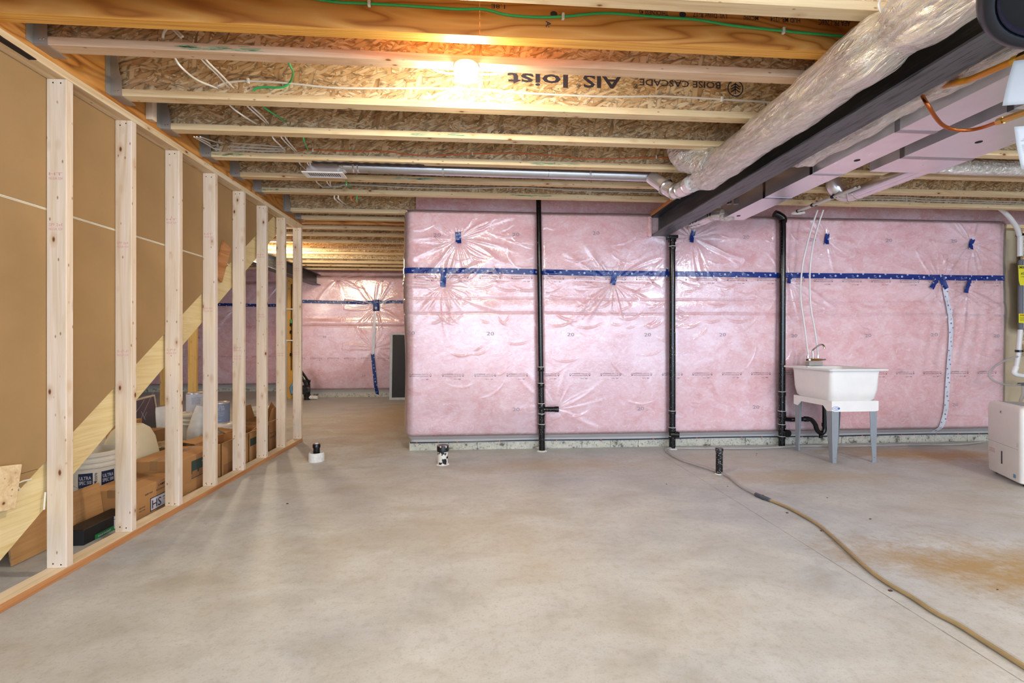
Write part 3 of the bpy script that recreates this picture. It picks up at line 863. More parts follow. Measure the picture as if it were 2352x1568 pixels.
def lay(mb, flat, fn, off):
    """drop flat (x,z) shapes on the surface"""
    v = np.array(flat.v)
    if len(v): mb.add([(a, b_, c_) for a, b_, c_ in zip(v[:, 0], fn(v[:, 0], v[:, 2]) - off, v[:, 2])], flat.f)
def tape_print(fn, pts, parent, m, scale=1.0, off=.0055):
    fl = MB(); acc = 0; P = [Vector((a, 0, b_)) for a, b_ in pts]; k = 0
    for i in range(len(P) - 1):
        t = (P[i + 1] - P[i]); L = t.length; t.normalize(); nn = Vector((-t.z, 0, t.x))
        while acc < L:
            c_ = P[i] + t * acc; j = k % 4
            offn = (0, .022, -.022, .010)[j] * scale
            if j in (0, 1, 2):
                r_ = (.0105, .009, .009)[j] * scale; c_ = c_ + nn * offn * (1 if j == 0 else 1)
                ring(fl, c_, r_ * .62, r_, EX, EZ, 14)
                for s_ in (-.35, .0, .35): bar(fl, c_ + nn * r_ * .45 + t * s_ * r_, c_ - nn * r_ * .45 + t * s_ * r_, r_ * .18)
            else:
                a = c_ - nn * .012 * scale; bar(fl, a, a + t * .028 * scale, .0022 * scale); ring(fl, c_ + nn * .004, .003 * scale, .005 * scale, EX, EZ, 8); ring(fl, c_ + nn * .004 + t * .009, .003 * scale, .005 * scale, EX, EZ, 8)
            k += 1; acc += .062 * scale
        acc -= L
    mb = MB(); lay(mb, fl, fn, off)
    o_ = mb.build('tape_print', m, parent); o_['kind'] = 'stuff'; return o_
tp = [(x, float(tape_z(x))) for x in np.arange(-.66, 5.78, .02)]
tpo = strip_on(film_y, tp, .056, M['tape'], 'seam_tape', vb, .005)
PW = plain('tape_white_print', '#d5dbe8', .5)
tape_print(film_y, tp[::3], tpo, PW)
cv = []
for a in np.linspace(-.25, math.pi / 2, 14):
    q_ = -.80 + .15 * max(a, 0) / (math.pi / 2) - .005; aa = max(a, 0)
    for zz in (1.789, 1.817, 1.845):
        r_ = .01 + float(thick(np.array([q_]), np.array([zz]))[0]) + float(disp(np.array([q_]), np.array([zz]))[0]) + .006
        cv.append((-.655 - r_ * math.cos(aa), 4.71 - r_ * math.sin(aa) + (.06 * -a / .25 if a < 0 else 0), zz))
MB().add(cv, [(3 * k + j, 3 * k + j + 1, 3 * k + j + 4, 3 * k + j + 3) for k in range(13) for j in (0, 1)]).build('corner_tape', M['tape'], vb, smooth=True)
def patch(us, wdt=.056):
    pts = [at(u, v, Y=4.6) for u, v in us]; q = []
    for i in range(len(pts) - 1):
        for k in range(5): p = pts[i].lerp(pts[i + 1], k / 5); q.append((p.x, p.z))
    q.append((pts[-1].x, pts[-1].z))
    o = strip_on(film_y, q, wdt, M['tape'], 'tape_patch', vb, .008)
    tape_print(film_y, [q[0], q[-1]], o, PW, .9, .0095); return o
patch([(1052, 532), (1053, 558)]); patch([(1020, 622), (1017, 658)]); patch([(1413, 628), (1408, 653)]); patch([(1594, 530), (1588, 556)], .045)
patch([(1817, 630), (1813, 650)], .04); patch([(1903, 536), (1901, 560)], .048); patch([(2234, 549), (2229, 572)], .05); patch([(2158, 634), (2137, 662)], .05); patch([(2158, 632), (2172, 663)], .05)
patch([(2226, 640), (2220, 672)], .05); patch([(1533, 616), (1533, 628)], .03)
wt = [at(u, v, Y=4.6) for u, v in smooth_pts([(2168, 660, 0), (2176, 700, 0), (2183, 740, 0), (2184, 780, 0), (2181, 840, 0), (2178, 890, 0), (2174, 940, 0), (2164, 975, 0), (2154, 998, 0)], 5) for u, v in [(u, v)]] if False else None
q = [at(p.x, p.y, Y=4.6) for p in smooth_pts([(2168, 660, 0), (2176, 700, 0), (2183, 740, 0), (2184, 780, 0), (2181, 840, 0), (2178, 890, 0), (2174, 940, 0), (2164, 975, 0), (2154, 998, 0)], 5)]
q = [(p.x, p.z) for p in q]
o = strip_on(film_y, q, .055, M['tape_white'], 'white_seam_tape', vb, .006)
tag(o, label='white tape running down from the blue seam')
tape_print(film_y, q[::3], o, M['tape'], .8, .0085)

def poly_print(fl, x, z, k=1.0):
    """one imprint: maker's line, standard line, code line, a leaf mark at both ends; .24 m wide"""
    put_text(fl, 'polytarp', (x + .028, 0, z), EX, EZ, .0105, width=.085, bold=.012)
    put_text(fl, 'super-six', (x + .120, 0, z), EX, EZ, .009, width=.072)
    put_text(fl, '60009-CAN/CGSB-51.34-M86', (x + .030, 0, z - .020), EX, EZ, .009, width=.162)
    put_text(fl, '250713', (x + .118, 0, z - .052), EX, EZ, .008, width=.036)
    put_text(fl, 'BAY', (x + .168, 0, z - .052), EX, EZ, .010, width=.026, bold=.015)
    for xx in (x + .012, x + .212):
        c_ = Vector((xx, 0, z - .006))
        P4 = [c_ + EX * a + EZ * b_ for a, b_ in ((-.009, .004), (0, .014), (.009, .004), (0, -.014))]
        for i in range(4): bar(fl, P4[i], P4[(i + 1) % 4], .0022)
        bar(fl, c_ - EZ * .006 - EX * .008, c_ - EZ * .014, .004); bar(fl, c_ - EZ * .006 + EX * .008, c_ - EZ * .014, .004)
def big20(fl, x, z, a=0.0):
    ex = Vector((math.cos(a), 0, math.sin(a))); ez = Vector((-math.sin(a), 0, math.cos(a)))
    put_text(fl, '20', (x - .035, 0, z - .02), ex, ez, .036, width=.072)
fl = MB(); x = -.70
while x < 5.45:
    poly_print(fl, x, .775); poly_print(fl, x + .05, 1.765) ; x += .3235
mb = MB(); lay(mb, fl, film_y, .0016); mb.build('film_print', M['ink_soft'] if False else plain('film_ink', '#5d4c56', .8), vb)['kind'] = 'stuff'
fl = MB()
for (u, v) in ((1004, 539), (1185, 538), (1369, 535), (1713, 544), (1868, 549), (2042, 551), (2190, 553), (944, 764), (1126, 765), (1311, 767), (1488, 768), (1659, 768), (1825, 770), (1995, 770), (2147, 768), (2289, 770), (1185, 939), (1472, 938), (1737, 934), (2197, 929)):
    p = at(u, v, Y=4.6); big20(fl, p.x, p.z, random.uniform(-.06, .06))
mb = MB(); lay(mb, fl, film_y, .0016); mb.build('batt_number', M['ink_grey'], vb)['kind'] = 'stuff'

# ---- far blankets
def blanket(label, x0, x1, y0, top, pcs, tz, seed, prints, twenties, endR=False):
    t = empty('insulated_wall_blanket', ((x0 + x1) / 2, y0, .08), label, 'insulation')
    yf = y0 - .08
    P = pleat_set(pcs, seed, 22, .014, .36)
    def th(x, z): return .09 * (.2 + .8 * sm(.08, .2, z)) * (1 - .7 * sm(top - .12, top, z)) + .018 * lowf(x, z, .7) - .010 * np.exp(-((z - 1.40) / .012) ** 2) + .012 * np.exp(-((z - 1.47) / .06) ** 2)
    def fy(x, z): x = np.asarray(x, float); z = np.asarray(z, float); return yf + .05 - th(x, z) - pleats(x, z, P)
    xs = np.arange(x0, x1, .014); zc = np.arange(.15, top, .014)
    one = lambda xs_: [xs_, yf + .05 + 0 * xs_, 0 * xs_, -1 + 0 * xs_, xs_]
    sheet_mesh('poly_film', one(xs), zc, lambda q, z: th(q, z) + pleats(q, z, P), M['film'], t)
    xs2 = np.arange(x0, x1, .04)
    sheet_mesh('fibreglass_batt', one(xs2), np.arange(.11, top, .02), lambda q, z: th(q, z) - .022, M['batt'], t)
    sheet_mesh('poly_skirt', one(xs2), np.linspace(.07, .155, 6), lambda q, z: th(q, z) + .003, M['film_low'], t)
    tp = [(x, tz + .008 * math.sin(3 * x)) for x in np.arange(x0 + .02, x1 - .02, .04)]
    o = strip_on(fy, tp, .062, M['tape'], 'seam_tape', t, .006); tape_print(fy, tp[::3], o, PW, 1.15, .0095)
    fl = MB(); x = x0 + .1
    while x < x1 - .3 and prints:
        poly_print(fl, x, .775); x += .3235
    mb = MB(); lay(mb, fl, fy, .003); mb.build('film_print', plain('film_ink_far', '#5d4040', .8), t)['kind'] = 'stuff'
    fl = MB()
    for (x, z) in twenties: big20(fl, x, z)
    if twenties: mb = MB(); lay(mb, fl, fy, .003); mb.build('batt_number', plain('faded_ink_far', '#8a706c'), t)['kind'] = 'stuff'
    return t, fy
def fx(u, v, Y): p = at(u, v, Y=Y); return p.x, p.z
t2, fy2 = blanket('pink insulation blanket with a blue T of tape at the end of the hallway', -3.72, -.64, 9.27, 2.44,
    [(*fx(863, 705, 9.15), 1.2), (*fx(775, 640, 9.15), .6), (*fx(860, 800, 9.15), .5)], 1.875, 21, True,
    [fx(776, 645, 9.15), fx(876, 645, 9.15), fx(745, 773, 9.15), fx(835, 862, 9.15)])
qq_ = [fx(u, v, 9.15) for u, v in ((863, 688), (864, 714))]
strip_on(fy2, [(qq_[0][0] + (qq_[1][0] - qq_[0][0]) * k / 4, qq_[0][1] + (qq_[1][1] - qq_[0][1]) * k / 4) for k in range(5)], .12, M['tape'], 'tape_patch', t2, .008)
def ln(a, b_, n=12): return [(a[0] + (b_[0] - a[0]) * k / n, a[1] + (b_[1] - a[1]) * k / n) for k in range(n + 1)]
strip_on(fy2, ln(fx(861, 720, 9.15), fx(857, 815, 9.15)), .055, M['tape_white'], 'white_seam_tape', t2, .006)
o = strip_on(fy2, ln(fx(856, 813, 9.15), fx(865, 908, 9.15)), .065, M['tape'], 'seam_tape', t2, .009)
tape_print(fy2, ln(fx(856, 813, 9.15), fx(865, 908, 9.15)), o, PW, 1.1, .0125)
t3, fy3 = blanket('pink insulation blanket seen through the studs beyond the stairs', -7.65, -3.9, 10.46, 2.44,
    [(*fx(532, 712, 10.3), 1.2), (*fx(640, 650, 10.3), .8)], 1.895, 22, True, [fx(452, 775, 10.3)])
# ================================================================== ceiling lamp
def area_r(n, r): return [(r * math.cos(6.2832 * k / n), r * math.sin(6.2832 * k / n)) for k in range(n)]
LX, LY = -.063, 2.208
cl = empty('ceiling_lamp', (LX, LY, ZJ), 'lit round white lamp holder screwed under the joist', 'lamp')
MB().lathe([(.0, 0), (.062, 0), (.064, -.006), (.060, -.020), (.052, -.026), (.0, -.026)], (LX, LY, ZJ), 32, close=False).build('lamp_base', M['white'], cl, smooth=True)
mb = MB()
for k in range(4):
    a = .6 + k * math.pi / 2; mb.box(-.004, .004, -.002, .002, -.012, 0, M=Matrix.Translation((LX + .060 * math.cos(a), LY + .060 * math.sin(a), ZJ - .006)) @ Matrix.Rotation(a, 4, 'Z'))
mb.build('base_clip', M['mud'], cl)['kind'] = 'stuff'
glow = NT('lamp_glow'); glow.b.inputs['Emission Color'].default_value = (1.0, .88, .68, 1); glow.b.inputs['Emission Strength'].default_value = LAMP_E
MB().lathe([(.0, -.024), (.048, -.026), (.054, -.034), (.055, -.046), (.048, -.056), (.030, -.061), (.0, -.062)], (LX, LY, ZJ), 32, close=False).build('lit_bulb', glow.m, cl, smooth=True)
for (u0, v0, u1, v1) in ((1043, 169, 998, 162), (1101, 170, 1155, 168)):
    a, b_ = at(u0, v0, Y=2.235), at(u1, v1, Y=2.235)
    mb = MB().tube(smooth_pts([a, a.lerp(b_, .45) + Vector((0, 0, -.004)), b_, b_ + Vector((.012 if u1 > u0 else -.012, .03, .03))], 5), .0042, 6)
    mb.build('lamp_cable', M['white'], cl, smooth=True)

# ================================================================== cables
wire_w = plain('white_cable', '#e6e2da', .45, var=.02)
wire_g = plain('green_cable', '#2fae62', .4, var=.03)
wire_o = plain('orange_cable', '#d5702c', .45, var=.03)
wire_y = plain('grey_cable', '#c3c1bf', .45, var=.03)
clipm = plain('cable_clip', '#e4e1dc', .5)
def cable(pxs, Y, r, m, label, name='cable', group=None, clips=(), n=6, parent=None):
    pts = smooth_pts([at(p[0], p[1], Y=(p[2] if len(p) > 2 else Y)) for p in pxs], n)
    t = parent
    if t is None:
        if clips: t = empty(name, pts[0], label, 'cable', group); o = MB().tube(pts, r, 8).build('cable_run', m, t, smooth=True)
        else:
            o = MB().tube(pts, r, 8).build(name, m, None, smooth=True); tag(o, label, 'cable', group); return o
    for (u, v) in clips:
        p = at(u, v, Y=Y)
        MB().box(p.x - r * 1.2, p.x + r * 1.2, p.z * 0 + Y - r * 1.6, Y + r * 1.2, p.z - r * 2.6, p.z + r * 2.6, b=r * .5).build('cable_clip', clipm, t)
    return t
cable([(640, -18), (760, 3), (848, 8), (950, 14), (1052, 21), (1110, 21), (1165, 34), (1230, 39), (1293, 38), (1390, 30), (1500, 38), (1600, 45), (1680, 58), (1800, 71), (1900, 80), (1960, 86)], 1.968, .0052, wire_g,
      'green cable clipped along the orange laminated beam', clips=((848, 8), (1293, 38), (1799, 71)))
YB = 2.602 + .022
cable([(499, 199), (520, 190), (570, 186), (660, 191), (760, 201), (860, 203), (1000, 203), (1110, 206), (1230, 215), (1400, 222), (1520, 221), (1658, 228), (1790, 236), (1900, 243)], YB, .0055, wire_w,
      'white cable crossing the web beyond the lamp', clips=((570, 186), (1658, 228)))
YD = 3.42 + .022
cable([(678, 343), (720, 344), (800, 347), (890, 348), (935, 355), (1000, 357), (1085, 353), (1200, 352), (1290, 359), (1340, 364), (1400, 365), (1508, 361), (1590, 365), (1700, 368)], YD, .0048, wire_o,
      'orange cable along the web behind the lamp', clips=((719, 345), (1085, 353), (1507, 361)))
YE = 4.185 + .022
cable([(742, 428), (800, 422), (850, 424), (950, 425), (1030, 428), (1120, 430), (1200, 431), (1300, 434), (1450, 437), (1520, 438)], YE, .005, wire_y, 'upper grey cable behind the silver duct', group=None)
cable([(742, 430), (775, 428), (800, 424), (870, 427), (960, 431), (1080, 433), (1190, 430), (1320, 437), (1460, 441), (1540, 443)], YE - .012, .005, wire_w, 'lower white cable behind the silver duct')
# right-hand bundle on the last joist
for k, (dv, lb_) in enumerate(((0, 'upper'), (5, 'middle'), (11, 'lower'))):
    cable([(1940, 455 + dv), (2000, 452 + dv), (2080, 453 + dv), (2120, 456 + dv), (2180, 458 + dv), (2240, 460 + dv), (2300, 462 + dv), (2352, 464 + dv), (2420, 468 + dv)], YE, .0055, wire_w,
          lb_ + ' white cable of the bundle high at the right, over the pink wall', clips=((2081, 454 + dv),) if k < 2 else ())
# cables threading through the joists near the header: slanting pieces between neighbouring webs
webs = [2.1985, 2.6235, 3.0115, 3.4415, 3.8365, 4.2065, 4.83]
def thread(pieces, r, m, label, group=None, n=4):
    t = empty('cable', at(pieces[0][0][0], pieces[0][0][1], Y=pieces[0][0][2]), label, 'cable', group)
    for pc in pieces:
        w_ = [at(*p[:2], Y=p[2]) for p in pc]; w_ = [w_[0] + (w_[0] - w_[1]).normalized() * .05 + Vector((0, 0, .03))] + w_
        pts = smooth_pts(w_, n)
        MB().tube(pts, r, 7).build('cable_run', m, t, smooth=True)
    return t
thread([[(402, 134, 2.28), (420, 158, 2.32), (450, 182, 2.47), (480, 195, 2.56), (499, 202, 2.618)], [(528, 242, 2.70), (556, 264, 2.80), (590, 285, 3.005)], [(628, 318, 3.09), (640, 330, 3.2), (656, 346, 3.43)], [(688, 375, 3.52), (702, 389, 3.8)], [(728, 419, 3.91), (742, 430, 4.19)]], .0050, wire_w, 'leftmost white cable threaded through the joist webs')
for k, du in enumerate((0, 9)):
    thread([[(464 + du, 137, 2.28), (498 + du * .9, 170, 2.42), (527 + du, 202, 2.618)], [(568 + du, 243, 2.70), (592 + du, 265, 2.82), (612 + du * .5, 283, 3.005)], [(648 + du, 318, 3.09), (677 + du * .5, 347, 3.43)], [(707 + du * .6, 376, 3.52), (718, 385, 3.8)], [(752 + du * .7, 420, 3.91), (760, 428, 4.19)]], .0048, wire_w,
           ('left' if k == 0 else 'right') + ' one of the paired white cables through the webs', 'paired white cables through the joist webs')
thread([[(664, 146, 2.28), (673, 165, 2.45), (668, 186, 2.61), (650, 200, 2.618), (610, 200, 2.618), (590, 202, 2.618), (582, 208, 2.622)], [(607, 246, 2.70), (630, 262, 2.8), (657, 280, 3.005)], [(698, 322, 3.09), (704, 336, 3.3), (708, 346, 3.43)], [(797, 424, 3.91), (806, 430, 4.19)]], .0055, wire_g, 'green cable looping through the joist webs')
# clustered loops in the bay before the cable joist
for k, (a, b_, c_) in enumerate((((446, 314), (474, 330), (500, 343)), ((452, 314), (480, 328), (490, 334)), ((460, 314), (490, 324), (505, 327)))):
    m_pts = [(a[0], a[1], 3.09), (b_[0], b_[1], 3.3), (c_[0], c_[1], YD), (560, 344 - 8 * k + (2 if k else 0), YD), (600, 347 - 7 * k, YD), (640, 347 - 5 * k, YD), (655, 345 - 3 * k, YD)]
    cable(m_pts, YD, .0045, wire_w, ('lowest', 'middle', 'upper')[k] + ' of the three white cables swinging over from the header', group='white cables swinging from the header', clips=((496 + 4 * k, 343 - 9 * k),))
for k, du in enumerate((0, 9, 38)):
    thread([[(770 + du, 458, 4.29), (790 + du * .9, 472, 4.82)]], .006, (wire_w, wire_w, wire_o)[k], ('left white', 'right white', 'orange')[k] + ' cable stub entering the short joist by the pink corner', None)
thread([[(820, 458, 4.29), (822, 470, 4.82)]], .006, wire_g, 'green cable stub entering the short joist by the pink corner')
# coiled offcut ends above the first bay
thread([[(398, 61, 2.19), (384, 66, 2.185), (376, 76, 2.18), (374, 87, 2.178)], [(398, 60, 2.19), (410, 74, 2.184), (420, 84, 2.18)], [(392, 61, 2.19), (402, 72, 2.184), (416, 87, 2.18)]], .0055, wire_w, 'looped white cable ends above the lamp joist')

# ================================================================== steel beams
def ibeam(x0, x1, y0, y1, z0, h, label, nailer=True):
    t = empty('steel_beam', ((x0 + x1) / 2, (y0 + y1) / 2, z0), label, 'beam'); xc = (x0 + x1) / 2
    MB().box(x0, x1, y0, y1, z0, z0 + .011, b=.001).build('bottom_flange', M['steel_lit'], t)
    MB().box(xc - .004, xc + .004, y0, y1, z0 + .011, z0 + h - .011).build('web', M['steel'], t)
    MB().box(x0, x1, y0, y1, z0 + h - .011, z0 + h).build('top_flange', M['steel'], t)
    if nailer: MB().box(x0 - .004, x1, y0, y1, z0 + h, ZJ - .0005).build('nailer_plate', wood('nailer', '#c98a58', '#a5673a', 1), t)
    return t
ibeam(1.777, 1.945, .3, 4.64, 2.201, .203, 'black steel I-beam crossing the ceiling from upper right to the pink wall')
ibeam(-3.26, -3.10, 5.5, 9.16, 2.201, .203, 'dark steel I-beam over the back room seen between studs', nailer=False)
# poly wrapped round the beam end
mb = MB(); mb.box(1.735, 1.776, 4.57, 4.66, 2.19, 2.40, b=.016)
mb.build('wrapped_corner', M['batt'], vb, smooth=True)

# ================================================================== foil-wrapped duct left of the beam
def fat_tube(pts, rr, seg, seed, bump=.006):
    """soft wrapped tube with puckers"""
    g = np.random.default_rng(seed); pts = [Vector(p) for p in pts]
    mb = MB(); mb.tube(pts, 1, seg, True, rr=rr)
    n = len(pts)
    ph = g.uniform(0, 6.28, 8)
    for i in range(n):
        for k in range(seg):
            j = i * seg + k; a = 2 * math.pi * k / seg
            d = bump * (math.sin(3 * a + i * .35 + ph[0]) + .7 * math.sin(5 * a - i * .9 + ph[1]) + .6 * math.sin(9 * a + i * 1.3 + ph[2]) + .5 * math.sin(13 * a - i * 2.1 + ph[3])) / 2
            v = Vector(mb.v[j]); c_ = pts[i]; mb.v[j] = tuple(v + (v - c_).normalized() * d)
    return mb
fd = empty('insulated_duct', (1.62, 2.0, 2.3), 'shiny foil-wrapped round duct hanging left of the black beam', 'duct')
ys = np.linspace(.35, 3.14, 90); pts = []; rr = []
for y in ys:
    pin = math.exp(-((y - 1.62) / .07) ** 2)                  # tied waist
    bul = .016 * (1 - sm(1.6, 2.4, y))
    pts.append((1.625 - .035 * (1 - sm(1.5, 2.4, y)), y, 2.300 - .004 * math.sin(y * 2)))
    rr.append(.108 + bul - .030 * pin + .003 * math.sin(y * 9))
fat_tube(pts, rr, 36, 1).build('foil_jacket', M['foil'], fd, smooth=True)
mb = MB(); y = 1.62
for k in range(3):
    mb.tube([(1.605 + .097 * math.cos(a), y + .012 * k + .006 * math.sin(5 * a), 2.303 + .097 * math.sin(a)) for a in np.linspace(0, 6.2832, 30)], .006, 6, False)
mb.build('foil_tape_tie', M['foil'], fd, smooth=True)
MB().tube(smooth_pts([(1.50, 1.60, 2.345), (1.485, 1.595, 2.37), (1.50, 1.60, 2.40), (1.49, 1.60, 2.42)], 4), .0035, 7).build('strap_tail', M['white'], fd, smooth=True)
# end cap, gathered foil
ge = []; gr_ = []
for k, (dy, r_) in enumerate(((-.04, .108), (.0, .106), (.04, .094), (.075, .070), (.11, .058), (.14, .055))): ge.append((1.625 - .012 * k, 3.14 + dy, 2.30 - .006 * k)); gr_.append(r_)
fat_tube(ge, gr_, 30, 5, .010).build('gathered_end', M['foil'], fd, smooth=True)
# branch jacket going up and left into the joist bay
bp = smooth_pts([(1.60, 3.02, 2.335), (1.56, 3.10, 2.385), (1.50, 3.18, 2.44), (1.47, 3.24, 2.52), (1.46, 3.25, 2.62)], 5)
fat_tube(bp, [.098] * len(bp), 28, 9, .009).build('branch_jacket', M['foil'], fd, smooth=True)
# bare elbow turning into the thin silver duct
el = empty('duct_elbow', (1.5, 3.5, 2.3), 'bare metal duct elbow at the end of the foil-wrapped duct', 'duct')
ep = smooth_pts([(1.56, 3.25, 2.275), (1.535, 3.36, 2.268), (1.50, 3.44, 2.28), (1.445, 3.525, 2.36), (1.39, 3.60, 2.44)], 5)
MB().tube(ep, .062, 22, rr=list(np.linspace(.062, .050, len(ep)))).build('elbow_body', M['galv'], el, smooth=True)
for i in (2, 6, 9, 13):
    if i < len(ep) - 1:
        d = (ep[i + 1] - ep[i]).normalized(); MB().tube([ep[i], ep[i] + d * .008], .0655, 22).build('crimp_ring', M['chrome'], el, smooth=True)
# thin duct in the joist bay
td = empty('round_duct', (.4, 3.62, 2.355), 'thin silver round duct lying in a joist bay under the ceiling', 'duct')
YT, RT = 3.625, .046
xl = at(786, 385, Y=YT).x; xr = 1.40
zt = 2.465
MB().tube([(xl, YT, zt + .008), (.2, YT, zt), (xr, YT, zt - .004)], RT, 28).build('duct_run', metal('galvanised_pale', '#d2d4dc', .3), td, smooth=True)
for u in (812, 822): x_ = at(u, 390, Y=YT).x; MB().tube([(x_, YT, zt + .008), (x_ + .012, YT, zt + .008)], RT + .0015, 28).build('foil_tape_band', M['foil'], td, smooth=True)
for u, ang in ((1018, 0), (1363, .035)):
    x_ = at(u, 395, Y=YT).x; mb = MB()
    pp = [(x_ + ang * math.cos(a), YT + (RT + .002) * math.cos(a), zt + (RT + .002) * math.sin(a)) for a in np.linspace(math.pi * .95, math.pi * 2.05, 18)]
    vs = []
    for p in [(pp[0][0], pp[0][1], zt + .14)] + pp + [(pp[-1][0], pp[-1][1], zt + .14)]: vs += [(p[0] - .008, p[1], p[2]), (p[0] + .008, p[1], p[2])]
    mb.add(vs, [(2 * k, 2 * k + 1, 2 * k + 3, 2 * k + 2) for k in range(len(vs) // 2 - 1)]); mb.build('strap', M['hanger'], td)
x_ = at(1258, 395, Y=YT).x; MB().tube([(x_, YT, zt), (x_ + .004, YT, zt)], RT + .001, 28).build('duct_seam', M['galv_dark'], td, smooth=True)
# boot and register
xb0, xb1 = at(712, 400, Y=3.66).x, at(782, 400, Y=3.66).x
bt = empty('register_boot', ((xb0 + xb1) / 2, 3.66, 2.42), 'galvanised register boot at the left end of the thin silver duct', 'duct')
mb = MB(); mb.box(xb0, xb1, 3.585, 3.685, 2.412, 2.500); mb.f = [f for i, f in enumerate(mb.f) if i != 0]; mb.mi = mb.mi[:5]
mb.build('boot_box', M['galv'], bt)
MB().tube([(xb1 - .01, 3.63, 2.44), (xb1 + .03, 3.63, 2.455), (xl + .01, YT, zt + .008)], .05, 20, rr=[.036, .044, .0475]).build('boot_collar', M['foil'], bt, smooth=True)
zr = 2.402
r0, r1 = at(697, 406, Z=zr), at(790, 418, Z=zr)
rg = empty('air_register', ((xb0 + xb1) / 2, 3.6, zr), 'white slotted air register under the boot', 'air register')
mb = MB(); XA, XB, YA, YB_ = xb0 - .035, xb1 + .04, 3.575, 3.70
mb.box(XA, XB, YA, YA + .022, zr, zr + .008, b=.002); mb.box(XA, XB, YB_ - .022, YB_, zr, zr + .008, b=.002); mb.box(XA, XA + .03, YA + .022, YB_ - .022, zr, zr + .008); mb.box(XB - .03, XB, YA + .022, YB_ - .022, zr, zr + .008)
mb.build('register_frame', M['white'], rg)
n = 16
for k in range(n):
    xx = XA + .034 + (XB - XA - .068) * k / (n - 1)
    MB().box(-.005, .005, YA + .022, YB_ - .022, -.0015, .0015, M=Matrix.Translation((xx, 0, zr + .005)) @ Matrix.Rotation(R(38), 4, 'Y')).build('louver', M['white'], rg)
# wavy black strip along the underside of the joist
mb = MB(); g = random.Random(3)
bsx = np.linspace(at(718, 378, Y=3.475).x, at(975, 380, Y=3.475).x, 60)
mb = MB(); vs = []
for k, x_ in enumerate(bsx): 
    q = .5 + .5 * math.sin(k * 1.15); vs += [(x_, 3.49, ZJ - .0005 - .004 * q), (x_, 3.458 - .018 * q, ZJ - .0015 - .003 * q)]
mb.add(vs, [(2 * k, 2 * k + 1, 2 * k + 3, 2 * k + 2) for k in range(len(bsx) - 1)])
o = mb.build('black_wavy_strip', plain('black_ribbon', '#15171c', .6)); tag(o, 'wavy black strip above the thin silver duct', 'strap'); auto_smooth(o)

# ================================================================== rectangular trunk ducts right of the beam
def trunk(name, label, x0, x1, y0, y1, z0, z1, seams, drives=()):
    t = empty(name, ((x0 + x1) / 2, y1, z0), label, 'duct')
    MB().box(x0, x1, y0, y1, z0, z1, b=.0015).build('duct_body', M['galv'], t)
    for y in seams:
        mb = MB(); mb.box(x0 - .003, x1 + .003, y - .014, y + .014, z0 - .0025, z0); mb.box(x0 - .003, x0, y - .014, y + .014, z0, z1); mb.box(x1, x1 + .003, y - .014, y + .014, z0, z1)
        mb.build('drive_cleat', M['galv_dark'], t)
    for (x, y) in drives:
        MB().lathe([(.0, 0), (.016, 0), (.016, -.0015), (0, -.0015)], (x, y, z0 - .0002), 20, close=False).build('plug_hole', M['dark'], t)
    return t
zb = CAMH + 1.10
trunk('trunk_duct', 'narrow galvanised trunk duct directly right of the black beam', 2.191, 2.405, .4, 3.995, zb, zb + .20, [3.36, 2.86, 2.24, 1.66, 1.0], [(2.28, 3.86), (2.30, 2.62)])
trunk('trunk_duct', 'wide galvanised trunk duct right of the narrow one', 2.535, 2.985, .4, 2.79, zb, zb + .20, [2.56, 2.0, 1.4, .8], [(2.76, 2.33)])
# small bare ducts hanging off the end of the narrow trunk
sd = empty('round_duct', (2.05, 4.1, 2.3), 'short round duct curling under the black beam by the pink wall', 'duct')
q = smooth_pts([at(1672, 492, Y=3.97), at(1640, 493, Y=4.05), at(1612, 505, Y=4.18), at(1592, 512, Y=4.32)], 6)
MB().tube(q, .052, 22).build('duct_run', M['galv'], sd, smooth=True)
for i in (6, 7, 12, 14, 16): MB().tube([q[i], q[i] + (q[i + 1] - q[i]).normalized() * .01], .0545, 22).build('crimp_ring', M['chrome'], sd, smooth=True)
fat_tube([q[0] + Vector((.02, -.03, .01)), q[0], q[3]], [.066, .066, .058], 20, 12, .006).build('foil_collar', M['foil'], sd, smooth=True)
for k, u in enumerate((1680, 1694)):
    p = at(u, 480, Y=3.80); MB().tube([(p.x - .02, 3.80, 2.30), (p.x - .02, 3.80, 2.43)], .02, 14).build('riser_pipe', M['galv_dark'], sd, smooth=True)
# foil wrapped duct right of the beam
fd2 = empty('insulated_duct', (2.06, 1.6, 2.3), 'foil-wrapped duct squeezed between the black beam and the narrow trunk', 'duct')
ys = np.linspace(.4, 2.72, 80)
fat_tube([(2.058, y, 2.318 - .006 * math.sin(5 * y)) for y in ys], [.104 + .005 * math.sin(9 * y) + (.012 if y < 1.55 else 0) for y in ys], 30, 4, .011).build('foil_jacket', M['foil'], fd2, smooth=True)
fat_tube([(2.06, 2.70, 2.318), (2.065, 2.78, 2.322), (2.07, 2.84, 2.325), (2.10, 2.90, 2.33)], [.10, .085, .06, .05], 24, 8, .01).build('gathered_end', M['foil'], fd2, smooth=True)
# round duct leaving the wide trunk, elbow up into the joist bay
rd = empty('round_duct', (3.2, 3.2, 2.38), 'round metal duct leaving the wide trunk towards the far joists', 'duct')
MB().tube([(3.06, 2.74, 2.345), (3.12, 2.86, 2.355), (3.19, 3.0, 2.365), (3.20, 3.66, 2.372)], .056, 24).build('duct_run', M['galv'], rd, smooth=True)
q = smooth_pts([(3.20, 3.62, 2.372), (3.185, 3.70, 2.375), (3.14, 3.745, 2.40), (3.09, 3.755, 2.45), (3.07, 3.755, 2.52)], 5)
MB().tube(q, .058, 22).build('elbow_body', M['galv'], rd, smooth=True)
for i in (1, 5, 9, 13): MB().tube([q[i], q[i] + (q[i + 1] - q[i]).normalized() * .006], .0615, 22).build('crimp_ring', M['chrome'], rd, smooth=True)
